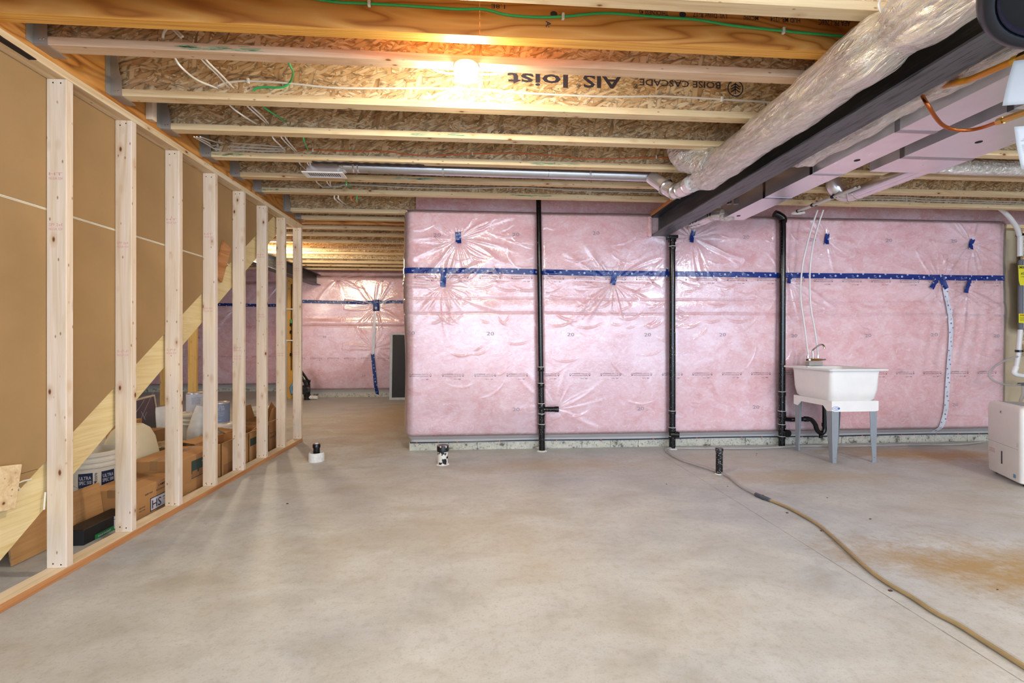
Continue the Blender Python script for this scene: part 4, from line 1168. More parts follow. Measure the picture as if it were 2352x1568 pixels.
# silver flexible duct in the bay at right
fx_ = empty('flexible_duct', (3.4, 3.22, 2.44), 'silver ribbed flexible duct in the joist bay behind the wide trunk', 'duct')
xs_ = np.arange(3.36, 4.8, .008)
MB().tube([(x_, 3.235 + .02 * math.sin(x_ * 2), 2.470 - .012 * math.sin((x_ - 3) * 1.7)) for x_ in xs_], .06, 20, rr=[.058 + .0035 * math.sin(k * 2.1) for k in range(len(xs_))]).build('ribbed_sleeve', M['foil'], fx_, smooth=True)
cable([(2330, 386), (2352, 388), (2400, 392)], 3.30, .006, wire_o, 'short orange cable under the silver flexible duct at the right edge')

# ================================================================== gas and copper lines, tags, tank
gl = empty('gas_line', at(2260, 160, Z=2.16), 'yellow-orange coated gas line with brass fitting near the top right', 'pipe')
q = [at(2150, 202, Z=2.27), at(2196, 190, Z=2.20), at(2225, 183, Z=2.185), at(2262, 168, Z=2.17), at(2300, 152, Z=2.16), at(2332, 138, Z=2.155)]
MB().tube(smooth_pts(q, 5), .0125, 14).build('coated_tube', plain('yellow_gas_tube', '#d98a1e', .35), gl, smooth=True)
d = (q[-1] - q[-2]).normalized(); p = q[-1]
MB().tube([p - d * .01, p + d * .012], .016, 6).build('yellow_collar', plain('yellow_collar', '#e0a92a', .4), gl)
mb = MB(); mb.tube([p + d * .014, p + d * .05], .018, 6); mb.tube([p + d * .05, p + d * .075], .014, 14); mb.tube([p + d * .075, p + d * .12], .019, 6)
mb.build('brass_fitting', M['brass'], gl)['kind'] = 'stuff'
cp = empty('copper_line', at(2190, 297, Z=2.1), 'bent copper tube with brass fitting under the trunk ducts', 'pipe')
q = [at(2106, 196, Z=2.32), at(2122, 226, Z=2.22), at(2134, 246, Z=2.175), at(2148, 268, Z=2.155), at(2165, 287, Z=2.14), at(2190, 297, Z=2.128), at(2222, 299, Z=2.118), at(2255, 293, Z=2.11), at(2292, 280, Z=2.10)]
MB().tube(smooth_pts(q, 6), .0080, 14).build('copper_tube', M['copper'], cp, smooth=True)
d = (q[-1] - q[-2]).normalized(); p = q[-1]
MB().tube([p, p + d * .026], .0155, 6).build('flare_nut', M['brass'], cp)
mb = MB(); mb.tube([p + d * .026, p + d * .036], .011, 14); MB; mb.tube([p + d * .036, p + d * .20], .0150, 8); mb.build('brass_coupling', M['brass'], cp)
pap = plain('paper_tag', '#b2b1b2', .8, var=.01)
def paper(name, label, corners, s, txt=None, ss=None):
    P = [at(u, v, s=s + (k in (2, 3)) * .03) for k, (u, v) in enumerate(corners)]
    # corners: tl, tr, br, bl -> slightly curled sheet with thickness
    vs = []; n = 8
    nrm = (P[1] - P[0]).cross(P[3] - P[0]).normalized()
    for i in range(n + 1):
        for j in range(n + 1):
            a = P[0].lerp(P[1], i / n); b_ = P[3].lerp(P[2], i / n); vs.append(a.lerp(b_, j / n) + nrm * .003 * math.sin(j / n * math.pi))
    top = MB().add(vs, [(i * (n + 1) + j, i * (n + 1) + j + 1, (i + 1) * (n + 1) + j + 1, (i + 1) * (n + 1) + j) for i in range(n) for j in range(n)])
    t = empty(name, P[0], label, 'paper')
    o = top.build('sheet', pap, t, smooth=True)
    md = o.modifiers.new('thick', 'SOLIDIFY'); md.thickness = .0008
    if txt:
        mb = MB(); ex = (P[1] - P[0]).normalized(); ey = (P[0] - P[3]).normalized()
        for (fx0, fy0, s_) in txt:
            o0 = P[0].lerp(P[1], fx0).lerp(P[3].lerp(P[2], fx0), fy0)
            nn = -nrm if nrm.dot(o0 - Vector((0, 0, CAMH))) > 0 else nrm
            put_text(mb, s_, o0 + nrm * .003 * math.sin(fy0 * math.pi) + nn * .003, ex, ey, .0035)
        mb.build('printed_lines', ink, o)
    return t
paper('paper_tag', 'blank white paper tag hanging below the gas line, upper of two', [(2328, 140), (2420, 128), (2420, 234), (2302, 243)], 1.62)
paper('paper_tag', 'white paper tag with small printed lines, lower of two at the right edge', [(2329, 291), (2420, 284), (2425, 402), (2346, 388)], 1.86,
      txt=[(.18, .30, 'INSTALLATION'), (.12, .34, 'THE HOME OWNER'), (.13, .44, 'READ THE SERVICE'), (.13, .48, 'MANUAL BEFORE YOU'), (.13, .52, 'START THE UNIT'), (.14, .56, 'KEEP THIS TAG'), (.15, .60, 'SAFE AND DRY'), (.24, .68, 'NOTICE')])
# dark canister with a rounded rim
ctr = at(2468, -62, s=1.16); out = (Vector((0, 0, CAMH)) - ctr); axis = (out.normalized() * .75 + Vector((-.15, -.2, -.6))).normalized()
ez = axis; ex = ez.cross(Vector((0, 0, 1))).normalized(); ey = ez.cross(ex)
MX = basis((0, 0, 0), ex, ey, ez)
tk = empty('round_canister', ctr, 'dark blue-black round canister with a rolled rim at the top right corner', 'tank')
pr = [(.0, -.16), (.14, -.155), (.165, -.12), (.176, -.06), (.177, -.02), (.172, .012), (.160, .026), (.148, .031), (.140, .029), (.137, .020)]
MB().lathe(pr, ctr, 48, M=MX, close=False).build('canister_shell', plain('dark_blue_shell', '#0e1622', .34, var=.03, coat=.2), tk, smooth=True)
MB().lathe([(.137, .020), (.136, .026), (.133, .028), (.130, .022), (.129, .0)], ctr, 48, M=MX, close=False).build('inner_lip', plain('lip_highlight', '#221f2c', .25), tk, smooth=True)
MB().lathe([(.0, .004), (.05, .002), (.129, 0)], ctr, 48, M=MX, close=False).build('dark_mesh', M['dark'], tk, smooth=True)
MB().box(-.05, .05, -.012, .012, -.19, -.05, M=Matrix.Translation(ctr) @ MX).build('mounting_arm', M['dark'], tk)
# ================================================================== drain pipes on the wall
PY = 4.572
def mudpipe(label, foot, head, r_lo, r_hi, z_split, fits, name='drain_pipe', mud='abs'):
    t = empty(name, foot, label, 'pipe', 'black drain pipes on the pink wall')
    f, h = Vector(foot), Vector(head)
    def P(z): return f.lerp(h, (z - f.z) / (h.z - f.z))
    if z_split:
        MB().tube([P(0), P(z_split)], r_lo, 22).build('lower_pipe', M[mud], t, smooth=True)
        MB().tube([P(z_split - .01), P(h.z)], r_hi, 22).build('upper_pipe', M['abs_hi'], t, smooth=True)
    else: MB().tube([P(0), P(h.z)], r_lo, 22).build('pipe', M['abs'], t, smooth=True)
    for (z, L, r_) in fits:
        o = MB().lathe([(r_ * .93, -L / 2), (r_, -L / 2 + .003), (r_, L / 2 - .003), (r_ * .93, L / 2)], P(z), 22).build('coupling', M['abs'], t, smooth=True)
        MB().lathe([(r_ * 1.01, -.0025), (r_ * 1.03, 0), (r_ * 1.01, .0025)], P(z) + Vector((0, 0, L / 2)), 22, close=False).build('glue_bead', M['mud'], o)
    MB().lathe([(r_lo + .022, -.0), (r_lo + .012, .006), (r_lo, .010)], (f.x, f.y, .0), 20, close=False).build('mud_ring', M['mud'], t, smooth=True)
    return t, P
M['abs_hi'] = specked('cleaner_drain_pipe', '#08080a', '#c9c9c4', 60, .085, .2)
zv = lambda v, Y=PY, u=1300: at(u, v, Y=Y).z
t1, P1 = mudpipe('left black drain pipe on the pink wall, with a short side branch', (.632, PY, 0), (.597, PY, 2.56), .0315, .026, .70,
    [(zv(847), .045, .034), (zv(884), .045, .035), (zv(932), .06, .036), (zv(952), .03, .036), (zv(978), .05, .0365)])
zb_ = zv(939)
MB().tube([(.63, PY, zb_), (.76, PY - .01, zb_)], .026, 18).build('side_branch', M['abs'], t1, smooth=True)
MB().tube([(.76, PY - .01, zb_), (.80, PY - .013, zb_)], .030, 18).build('branch_cap', M['abs'], t1, smooth=True)
xp2 = at(1544, 800, Y=PY).x
t2_, P2 = mudpipe('middle black drain pipe standing below the end of the steel beam', (xp2, PY, 0), (xp2, PY, 2.19), .033, .031, 1.2,
    [(zv(950), .04, .0365), (zv(990), .05, .037), (zv(1008), .03, .037), (zv(566), .035, .035), (zv(545), .06, .040)])
MB().box(xp2 - .05, xp2 + .045, PY - .05, PY + .045, 2.165, 2.199, b=.006).build('top_bracket', M['abs_clean'], t2_)
c_ = Vector((xp2 + .045, PY - .03, zv(1000))); MB().tube([c_ - Vector((.06, -.02, 0)), c_ + Vector((.0, -.012, 0))], .033, 20).build('cleanout', M['abs'], t2_, smooth=True)
MB().tube([c_ + Vector((0, -.012, 0)), c_ + Vector((.012, -.018, 0))], .028, 20).build('cleanout_plug', M['abs_clean'], t2_, smooth=True)
xp3 = at(1798, 800, Y=PY).x
t3_, P3 = mudpipe('right black drain pipe beside the laundry sink, with the sink trap', (xp3 - .012, PY, 0), (xp3, PY, 2.40), .032, .031, .9,
    [(zv(908), .045, .037), (zv(958), .08, .039), (zv(985), .04, .038), (zv(1012), .03, .037)])
MB().tube(smooth_pts([(xp3, PY, 2.36), (xp3 + .0, PY, 2.40), (xp3 - .05, PY, 2.435), (xp3 - .09, PY, 2.45)], 4), .038, 18).build('top_elbow', M['abs_clean'], t3_, smooth=True)
c_ = Vector((xp3 + .012, PY - .045, zv(1000))); MB().tube([c_ + Vector((-.01, .05, 0)), c_], .034, 20).build('cleanout', M['abs'], t3_, smooth=True)
MB().tube([c_, c_ + Vector((.002, -.02, 0))], .038, 24).build('cleanout_plug', M['abs_clean'], t3_, smooth=True)
# trap arm
yt = 4.46
a = Vector((xp3, PY, at(1800, 962, Y=PY).z))
q = [a, a + Vector((.09, -.03, -.002)), at(1848, 962, Y=yt), at(1862, 963, Y=yt), at(1872, 974, Y=yt), at(1877, 988, Y=yt), at(1887, 995, Y=yt), at(1893, 988, Y=yt), at(1894, 975, Y=yt), at(1894, 940, Y=yt), at(1894, 922, Y=yt)]
MB().tube(smooth_pts(q, 5), .022, 16).build('trap', M['abs_clean'], t3_, smooth=True)
for (u, v, hz) in ((1835, 962, 1), (1852, 962, 1), (1894, 975, 0)):
    p = at(u, v, Y=yt + (.05 if u < 1840 else 0)); d = Vector((1, 0, 0)) if hz else Vector((0, 0, 1))
    MB().tube([p - d * .018, p + d * .018], .028, 16).build('trap_nut', M['abs_clean'], t3_, smooth=True)
p = at(1885, 1003, Y=yt); MB().tube([p + Vector((0, 0, .02)), p - Vector((0, 0, .012))], .018, 12).build('drain_plug', M['abs_clean'], t3_, smooth=True)

# ================================================================== stubs in the slab
p = at(727, 1058, Z=0)
s1 = empty('floor_stub', p, 'small capped black stub pipe in a white collar, left end of the floor', 'pipe', 'pipe stubs in the slab')
MB().lathe([(.070, 0), (.068, .072), (.064, .080), (.058, .080), (.056, .02), (0, .02)], p, 28, close=False).build('white_collar', M['mud'], s1, smooth=True)
MB().lathe([(.029, .0), (.029, .125), (.0, .125)], p, 22, close=False).build('pipe', M['abs_mud2'] if 'abs_mud2' in M else M['abs'], s1, smooth=True)
MB().lathe([(.031, .122), (.034, .124), (.034, .150), (.030, .158), (0, .160)], p, 22, close=False).build('cap', M['abs_clean'], s1, smooth=True)
MB().lathe([(.015, .158), (.014, .166), (0, .166)], p, 14, close=False).build('cap_boss', M['mud'], s1, smooth=True)
p = at(1017, 1066, Z=0)
s2 = empty('floor_stub', p, 'thick mud-splashed stub pipe with black cap in front of the pink wall', 'pipe', 'pipe stubs in the slab')
MB().lathe([(.047, 0), (.048, .135), (0, .135)], p, 28, close=False).build('pipe', M['abs_mud'], s2, smooth=True)
MB().lathe([(.048, .118), (.053, .120), (.053, .168), (.050, .173), (0, .174)], p, 28, close=False).build('cap', specked('cap_black', '#101014', '#d8d5cc', 30, .2, .4, .62), s2, smooth=True)
MB().lathe([(.058, 0), (.050, .006), (.047, .008)], p, 24, close=False).build('mud_ring', M['mud'], s2, smooth=True)
p = at(1652, 1088, Z=0)
s3 = empty('floor_stub', p, 'slim speckled black stub pipe beside the clear hose', 'pipe', 'pipe stubs in the slab')
MB().lathe([(.028, 0), (.028, .19), (0, .19)], p, 24, close=False).build('pipe', specked('speckled_pipe', '#0a0a0c', '#cfcdc6', 95, .24, .3), s3, smooth=True)
MB().lathe([(.028, .188), (.032, .190), (.032, .214), (.030, .219), (0, .220)], p, 24, close=False).build('cap', specked('speckled_cap', '#0a0a0c', '#cfcdc6', 95, .2, .3), s3, smooth=True)
MB().lathe([(.035, 0), (.030, .005), (.028, .006)], p, 20, close=False).build('mud_ring', M['mud'], s3, smooth=True)

# ================================================================== clear hose on the floor
def glassy(name, col, rough=.12, alpha=.35):
    t = NT(name); nt = t.t; t.setp(Roughness=rough); t.b.inputs['Base Color'].default_value = lin(col); t.b.inputs['Alpha'].default_value = alpha; t.b.inputs['Specular IOR Level'].default_value = .7
    return t.m
M['clear'] = glassy('clear_vinyl', '#b9b3b0', alpha=.55)
M['milky'] = glassy('milky_tube', '#e6e3e0', .3, .85)
ho = empty('clear_hose', at(1745, 1140, Z=0), 'clear vinyl hose snaking over the slab, yellow liquid in its near half', 'hose')
HP = [(2260, 1014), (2200, 1020), (2080, 1021), (1960, 1024), (1850, 1024), (1740, 1029), (1650, 1029), (1570, 1029), (1545, 1028), (1530, 1031), (1533, 1038), (1545, 1046), (1570, 1058), (1600, 1067), (1640, 1080), (1672, 1093), (1700, 1115), (1722, 1127), (1740, 1136)]
def fl3(u, v, z=.013): return at(u, v, Z=z)
pts = smooth_pts([fl3(*p) for p in HP], 6)
MB().tube(pts, .0115, 10).build('hose_clear', M['clear'], ho, smooth=True)
H2 = [(1764, 1146), (1800, 1160), (1840, 1180), (1880, 1204), (1915, 1233), (1950, 1265), (1995, 1306), (2040, 1338), (2095, 1370), (2150, 1406), (2200, 1432), (2260, 1470), (2352, 1528), (2420, 1572)]
pts2 = smooth_pts([fl3(*p) for p in H2], 6)
MB().tube(pts2, .0125, 12).build('hose_near', glassy('thin_vinyl', '#b9b3b0', alpha=.28), ho, smooth=True)
yl_ = plain('yellow_water', '#a98a38', .2, var=.1)
MB().tube([p - Vector((0, 0, .003)) for p in pts2], .0095, 8).build('yellow_liquid', yl_, ho, smooth=True)
a, b_ = fl3(1736, 1135, .014), fl3(1768, 1148, .014)
MB().tube([a, a.lerp(b_, .45), a.lerp(b_, .5), a.lerp(b_, .55), b_], .016, 12, rr=[.015, .015, .018, .015, .014]).build('coupler', plain('grey_coupler', '#4c5058', .4), ho, smooth=True)
c_ = a.lerp(b_, .4) + Vector((-.015, -.022, -.003)); mb = MB()
for k in range(3): mb.tube([(c_.x + .012 * k, c_.y - .004 * k, .008), (c_.x + .012 * k + .012, c_.y - .012 - .004 * k, .006), (c_.x + .025 + .012 * k, c_.y, .005)], .0045, 6)
mb.build('clamp_screw', plain('blue_clamp', '#1d2b3c', .3), ho)['kind'] = 'stuff'

# ================================================================== laundry sink
sk = empty('laundry_sink', (3.42, 4.2, 0), 'white plastic laundry tub on four grey legs beside the pink wall', 'sink')
SX0, SX1, SY0, SY1, SZ = 3.135, 3.705, 3.862, 4.500, .862
def rrect(x0, x1, y0, y1, r, n=5):
    out = []
    for (cx, cy, a0) in ((x1 - r, y1 - r, 0), (x0 + r, y1 - r, 90), (x0 + r, y0 + r, 180), (x1 - r, y0 + r, 270)):
        for k in range(n + 1): a = R(a0 + 90 * k / n); out.append((cx + r * math.cos(a), cy + r * math.sin(a)))
    return out
def loft(rings, cap0=True, cap1=True):
    vs = [p for g in rings for p in g]; n = len(rings[0]); fs = []
    for i in range(len(rings) - 1):
        for k in range(n): a = i * n + k; b_ = i * n + (k + 1) % n; fs.append((a, b_, b_ + n, a + n))
    if cap0: fs.append(tuple(reversed(range(n))))
    if cap1: fs.append(tuple(range((len(rings) - 1) * n, len(rings) * n)))
    return MB().add(vs, fs)
def lvl_(x0, x1, y0, y1, r, z): return [(a, b_, z) for a, b_ in rrect(x0, x1, y0, y1, r)]
bx0, bx1, by0, by1 = 3.175, 3.665, 3.902, 4.43
rings = []
for (ins, z, r) in ((.0, SZ - .015, .03), (.005, SZ - .05, .035), (.010, .66, .045), (.020, .585, .06), (.045, .555, .07), (.08, .545, .07)): rings.append(lvl_(bx0 + ins, bx1 - ins, by0 + ins, by1 - ins, r, z))
loft(list(reversed(rings)), True, False).build('tub', M['white'], sk, smooth=True)
rings = [lvl_(SX0, SX1, SY0, SY1, .025, SZ - .016), lvl_(SX0 - .002, SX1 + .002, SY0 - .002, SY1, .025, SZ - .006), lvl_(SX0 + .004, SX1 - .004, SY0 + .004, SY1 - .004, .025, SZ), lvl_(SX0 + .055, SX1 - .055, SY0 + .055, SY1 - .12, .05, SZ - .004),
         lvl_(SX0 + .062, SX1 - .062, SY0 + .062, SY1 - .127, .05, SZ - .03), lvl_(SX0 + .08, SX1 - .08, SY0 + .08, SY1 - .14, .06, .60), lvl_(SX0 + .13, SX1 - .13, SY0 + .13, SY1 - .19, .06, .57)]
loft(rings, False, True).build('rim', M['white'], sk, smooth=True)
# support apron with arched sides
ax0, ax1, ay0, ay1 = 3.195, 3.648, 3.918, 4.42
def apron_face(L):                                      # 2D outline along one side
    return [(0, .565), (L, .565), (L, .475), (L - .05, .468), (L - .075, .49), (L - .10, .515), (.10, .515), (.075, .49), (.05, .468), (0, .475)]
mb = MB(); mb.prism([(ax0, .565), (ax1, .565), (ax1, .478), (ax1 - .03, .470), (ax0 + .03, .470), (ax0, .478)], 'y', ay0, ay0 + .006)
mb.prism([(ax0 + a, b_) for a, b_ in apron_face(ax1 - ax0)], 'y', ay1 - .006, ay1)
mb.prism([(ay0 + .0062 + a, b_) for a, b_ in apron_face(ay1 - ay0 - .0124)], 'x', ax0, ax0 + .006)
mb.prism([(ay0 + .0062 + a, b_) for a, b_ in apron_face(ay1 - ay0 - .0124)], 'x', ax1 - .006, ax1)
mb.box(ax0 + .004, ax1 - .004, ay0 + .004, ay1 - .004, .552, .566)
mb.build('apron', M['white'], sk)
lg = plain('grey_leg_plastic', '#8b9096', .45, var=.03)
for sx in (0, 1):
    for sy in (0, 1):
        x = ax0 + .008 if sx == 0 else ax1 - .008; y = ay0 + .008 if sy == 0 else ay1 - .008
        dx = 1 if sx == 0 else -1; dy = 1 if sy == 0 else -1
        # angle-section leg tapering to the foot
        def sec(z, wd, off): 
            X, Y = x + dx * off * .4, y + dy * off * .0; tk_ = .004
            return [(X, Y, z), (X + dx * wd, Y, z), (X + dx * wd, Y + dy * tk_, z), (X + dx * tk_, Y + dy * tk_, z), (X + dx * tk_, Y + dy * wd, z), (X, Y + dy * wd, z)]
        rg_ = [sec(.0, .038, .02), sec(.02, .038, .018), sec(.06, .040, .015), sec(.25, .060, .006), sec(.50, .070, 0)]
        if dx * dy < 0: rg_ = [list(reversed(g_)) for g_ in rg_]
        leg = loft(rg_).build('leg', lg, sk)
        mb = MB()
        X = x + dx * .008
        mb.lathe([(.005, 0), (.004, .002), (0, .002)], (X + dx * .02, y - .0003 if dy > 0 else y + .0003, .045), 10, M=Matrix.Rotation(R(90 if dy > 0 else -90), 4, 'X'), close=False)
        mb.build('rivet', M['chrome'], leg)
# oval maker's badge on the apron
bd = MB(); cb = at(1920, 938, Y=ay0 - .001)
def oval(mb, c, a, b_, n=28): mb.add([c + EX * a * math.cos(6.2832 * k / n) + EZ * b_ * math.sin(6.2832 * k / n) for k in range(n)], [tuple(range(n))])
oval(bd, cb, .040, .0165); bdo = bd.build('badge', plain('badge_blue', '#1f5fb4', .4), sk)
mb = MB(); oval(mb, cb + Vector((-.002, -.0006, 0)), .036, .0130); mb.build('badge_field', M['white'], bdo)
mb = MB(); c2 = cb + Vector((0, -.0012, 0)); ring(mb, c2 + EX * .004, .0085, .0105, EX, EZ, 18); put_text(mb, 'E.L.M', c2 - EX * .034 - EZ * .003, EX, EZ, .0065, width=.026, bold=.02); bar(mb, c2 + EX * .016, c2 + EX * .036, .012); bar(mb, c2 + EX * .004 - EZ * .004, c2 + EX * .004 + EZ * .004, .004)
mb.build('badge_mark', plain('badge_blue2', '#1f5fb4', .4), bdo)
MB().box(SX0 + .015, SX0 + .04, SY0 + .30, SY0 + .33, SZ, SZ + .010, b=.003).build('soap_ridge', M['white'], sk)
# drain basket under the tub
MB().lathe([(.03, .50), (.04, .545), (0, .545)], (at(1894, 930, Y=yt).x, yt - .08, 0), 16, close=False).build('drain_basket', M['abs_clean'], sk, smooth=True)

# faucet
FY = 4.42
fc = empty('faucet', at(1870, 832, Y=FY), 'utility faucet with brass body and curved chrome spout on the sink ledge', 'faucet')
a, b_ = at(1854, 838, Y=FY), at(1885, 830, Y=FY)
MB().box(a.x, b_.x, FY - .03, FY + .03, SZ, b_.z, b=.004).build('mounting_block', plain('grey_block', '#a5a199', .5), fc)
zf = at(1870, 826, Y=FY).z
a, b_ = at(1853, 826, Y=FY), at(1888, 826, Y=FY)
MB().tube([(a.x, FY, zf), (b_.x, FY, zf)], .0115, 14).build('brass_body', M['brass'], fc, smooth=True)
mb = MB(); mb.tube([(b_.x, FY, zf), (b_.x + .025, FY, zf)], .010, 10); mb.build('handle', M['chrome'], fc, smooth=True)
MB().tube([(b_.x - .02, FY - .01, zf), (b_.x + .0, FY - .05, zf + .004)], .008, 10).build('handle', M['chrome'], fc, smooth=True)
MB().tube([(a.x + .012, FY - .01, zf), (a.x - .002, FY - .045, zf + .002)], .008, 10).build('handle', M['chrome'], fc, smooth=True)
q = [at(1867, 822, Y=FY), at(1867, 812, Y=FY), at(1867, 804, Y=FY), at(1872, 799, Y=FY - .02), at(1880, 793, Y=FY - .06), at(1887, 791, Y=FY - .09), at(1892, 794, Y=FY - .11), at(1894, 801, Y=FY - .12)]
MB().tube(smooth_pts(q, 5), .009, 12).build('spout', M['chrome'], fc, smooth=True)
MB().lathe([(.012, 0), (.014, .006), (.010, .018), (0, .018)], at(1867, 824, Y=FY), 14, close=False).build('spout_nut', M['chrome'], fc, smooth=True)
for u in (1856, 1879):
    p = at(u, 822, Y=FY + .015); MB().tube([p, p + Vector((0, 0, .022))], .012, 6).build('supply_nut', M['chrome'], fc)
    MB().tube([p + Vector((0, 0, .022)), p + Vector((0, 0, .04))], .010, 12).build('supply_ferrule', M['white'], fc, smooth=True)
# supply tubes
def supply(pxs, label):
    pts = [at(u, v, Y=y) for u, v, y in pxs]
    o = MB().tube(smooth_pts(pts, 6), .0080, 10).build('supply_tube', M['milky'], None, smooth=True); tag(o, label, 'water pipe', 'plastic supply tubes above the sink'); return o
supply([(1856, 812, FY + .015), (1852, 780, 4.44), (1846, 735, 4.46), (1840, 695, 4.46), (1839, 655, 4.44), (1845, 600, 4.40), (1858, 545, 4.36), (1870, 505, 4.32), (1878, 482, 4.28)], 'left of two milky supply tubes rising from the faucet')
supply([(1879, 812, FY + .015), (1872, 760, 4.44), (1863, 710, 4.46), (1860, 660, 4.45), (1861, 610, 4.42), (1868, 560, 4.38), (1880, 515, 4.34), (1891, 482, 4.30)], 'right of two milky supply tubes rising from the faucet')
for k, dx in enumerate((0, .035)):
    t = empty('ceiling_water_pipe', (3.08 + dx, 3.9, CAMH + 1.25), ('left' if k == 0 else 'right') + ' white water pipe clamped under the joists above the sink', 'water pipe', 'white water pipes under the joists')
    zz = CAMH + 1.25 + .008 * k
    MB().tube([(3.075 + dx, 3.52, zz), (3.07 + dx, 3.9, zz), (3.06 + dx, 4.22, zz)], .0125, 12).build('pipe', M['milky'], t, smooth=True)
    MB().tube(smooth_pts([(3.06 + dx, 4.2, zz), (3.06 + dx, 4.25, zz), (3.09 + dx, 4.26, zz), (3.16 + dx, 4.27, zz + .004)], 4), .013, 12).build('elbow', M['white'], t, smooth=True)
    for y in (4.17, 3.98, 3.74): MB().tube([(3.065 + dx, y, zz), (3.065 + dx, y + .018, zz)], .0165, 12).build('black_clamp', M['abs_clean'], t, smooth=True)

# ================================================================== right-hand corner
D0, D1 = Vector((4.335, 3.60, 0)), Vector((4.10, 3.17, 0)); e1 = (D1 - D0).normalized(); e2 = Vector((-e1.y, e1.x, 0)); L = (D1 - D0).length
if e2.x < 0: e2 = -e2
dh = empty('dehumidifier', (D0 + D1) / 2 + e2 * .15, 'white portable dehumidifier with a water level slot at the right edge', 'dehumidifier')
MD = basis(D0, e1, e2, (0, 0, 1))
def dring(z, ins, r): return [tuple(MD @ Vector((a, b_, z))) for a, b_ in rrect(ins, L - ins, ins, .30 - ins, r, 5)]
body = loft([dring(.022, .012, .03), dring(.03, .002, .035), dring(.30, .0, .035), dring(.56, .0, .035), dring(.592, .006, .032), dring(.606, .020, .03), dring(.608, .04, .02)])
body.build('housing', M['white'], dh, smooth=True)
mb = MB()
for (a, b_) in ((.05, .05), (L - .05, .05), (.05, .25), (L - .05, .25)): p = MD @ Vector((a, b_, .011)); mb.tube([p - e1 * .01, p + e1 * .01], .0125, 12)
mb.build('caster', M['dark'], dh)['kind'] = 'stuff'
dn = plain('panel_grey', '#8d8a88', .6); dk = plain('slot_black', '#17171a', .4)
def onf(a, z, d=.0012): return MD @ Vector((a, -d, z))
def flat(mb, a0, a1, z0, z1, d=.0012): mb.add([onf(a0, z0, d), onf(a1, z0, d), onf(a1, z1, d), onf(a0, z1, d)], [(0, 1, 2, 3)])
mb = MB(); flat(mb, .004, L - .03, .279, .2815); mb.build('bucket_seam', plain('seam_grey', '#b5afab', .6), dh)
def aon(u, v): # face coordinate from pixel
    t = (u - CX) / FPX; d = Vector((math.sin(TH) + t * math.cos(TH), math.cos(TH) - t * math.sin(TH), (HV - v) / FPX)); n = e2
    s_ = (D0 - Vector((0, 0, CAMH))).dot(n) / d.dot(n); p = Vector((0, 0, CAMH)) + d * s_; return (p - D0).dot(e1), p.z
a, z = aon(2301, 1050); MB().box(a - .006, a + .006, -.003, .001, z - .052, z + .052, M=MD, b=.002).build('level_slot', dk, dh)
a, z = aon(2330, 1093); mb = MB(); flat(mb, a - .014, a + .014, z - .014, z + .014); mb.build('blue_sticker', plain('sticker_blue', '#6aa2cf', .5), dh)
a, z = aon(2299, 946); mb = MB(); flat(mb, a - .013, a + .013, z - .013, z + .013); bgz = mb.build('brand_mark', M['mud'], dh)
mb = MB(); put_text(mb, 'P', onf(a - .008, z - .008, .002), e1, EZ, .016, bold=.03); mb.build('brand_letter', ink, bgz)
a, z = aon(2273, 1027); mb = MB()
for k, s_ in enumerate(('WARNING DO NOT', 'TILT OR LAY THE', 'UNIT ON ITS SIDE')): put_text(mb, s_, onf(a, z - .013 * k), e1, EZ, .008, width=.085)
mb.build('warning_print', plain('red_print', '#c9564a', .7), dh)
mb = MB(); flat(mb, L - .055, L - .028, .30, .33); mb.build('catch', M['mud'], dh)
for k in range(9): MB().box(.06 + .035 * k, .08 + .035 * k, .06, .24, .6075, .6095, M=MD).build('top_grille_slot', dn, dh)

# grey treatment box with yellow stickers
ub = empty('control_box', (6.08, 4.54, 1.6), 'grey box with yellow stickers on the bare wall at the right edge', 'equipment')
xa = at(2336, 680, Y=4.60).x; za, zc_ = at(2340, 757, Y=4.56).z, at(2340, 595, Y=4.56).z
MB().box(xa, xa + .34, 4.56, 4.605, za, zc_, b=.018).build('casing', plain('grey_casing', '#77777d', .45, var=.02), ub, smooth=True)
MB().box(xa + .012, xa + .33, 4.553, 4.562, za + .02, zc_ - .02, b=.006).build('front_cover', plain('grey_cover', '#85858b', .45, var=.02), ub, smooth=True)
ysk = plain('yellow_sticker', '#e8dc2e', .5, var=.01)
mb = MB(); p = at(2339, 609, Y=4.55); q_ = at(2344, 655, Y=4.55)
mb.add([(p.x, 4.551, p.z), (p.x + .16, 4.551, p.z), (p.x + .16, 4.551, q_.z), (p.x + .022, 4.551, q_.z), (p.x + .006, 4.551, q_.z + .05)], [(0, 1, 2, 3, 4)]); st1 = mb.build('yellow_sticker', ysk, ub)
mb = MB(); put_text(mb, 'EMERGENCY', (p.x + .008, 4.549, p.z - .035), EX, EZ, .026, width=.145, bold=.02); put_text(mb, '#204', (p.x + .03, 4.549, p.z - .10), EX, EZ, .024, bold=.01); put_text(mb, 'CONTACT', (p.x + .03, 4.549, p.z - .13), EX, EZ, .012)
mb.build('sticker_print', ink, st1)
mb = MB(); p = at(2340, 720, Y=4.55); mb.add([(p.x, 4.551, p.z), (p.x + .15, 4.551, p.z), (p.x + .15, 4.551, p.z - .11), (p.x, 4.551, p.z - .10)], [(0, 1, 2, 3)]); st2 = mb.build('yellow_sticker', ysk, ub)
mb = MB(); put_text(mb, 'WARNING', (p.x + .012, 4.549, p.z - .025), EX, EZ, .015, bold=.02); mb.build('sticker_heading', plain('red_print2', '#b03a2e', .7), st2)
mb = MB(); [put_text(mb, s_, (p.x + .014, 4.549, p.z - .045 - .016 * k), EX, EZ, .009) for k, s_ in enumerate(('DISCONNECT', 'POWER BEFORE', 'SERVICING'))]; mb.build('sticker_print', ink, st2)
vp = empty('vent_pipe', (6.1, 4.5, 2.1), 'milky pipe bending down from the joists into the grey box', 'pipe')
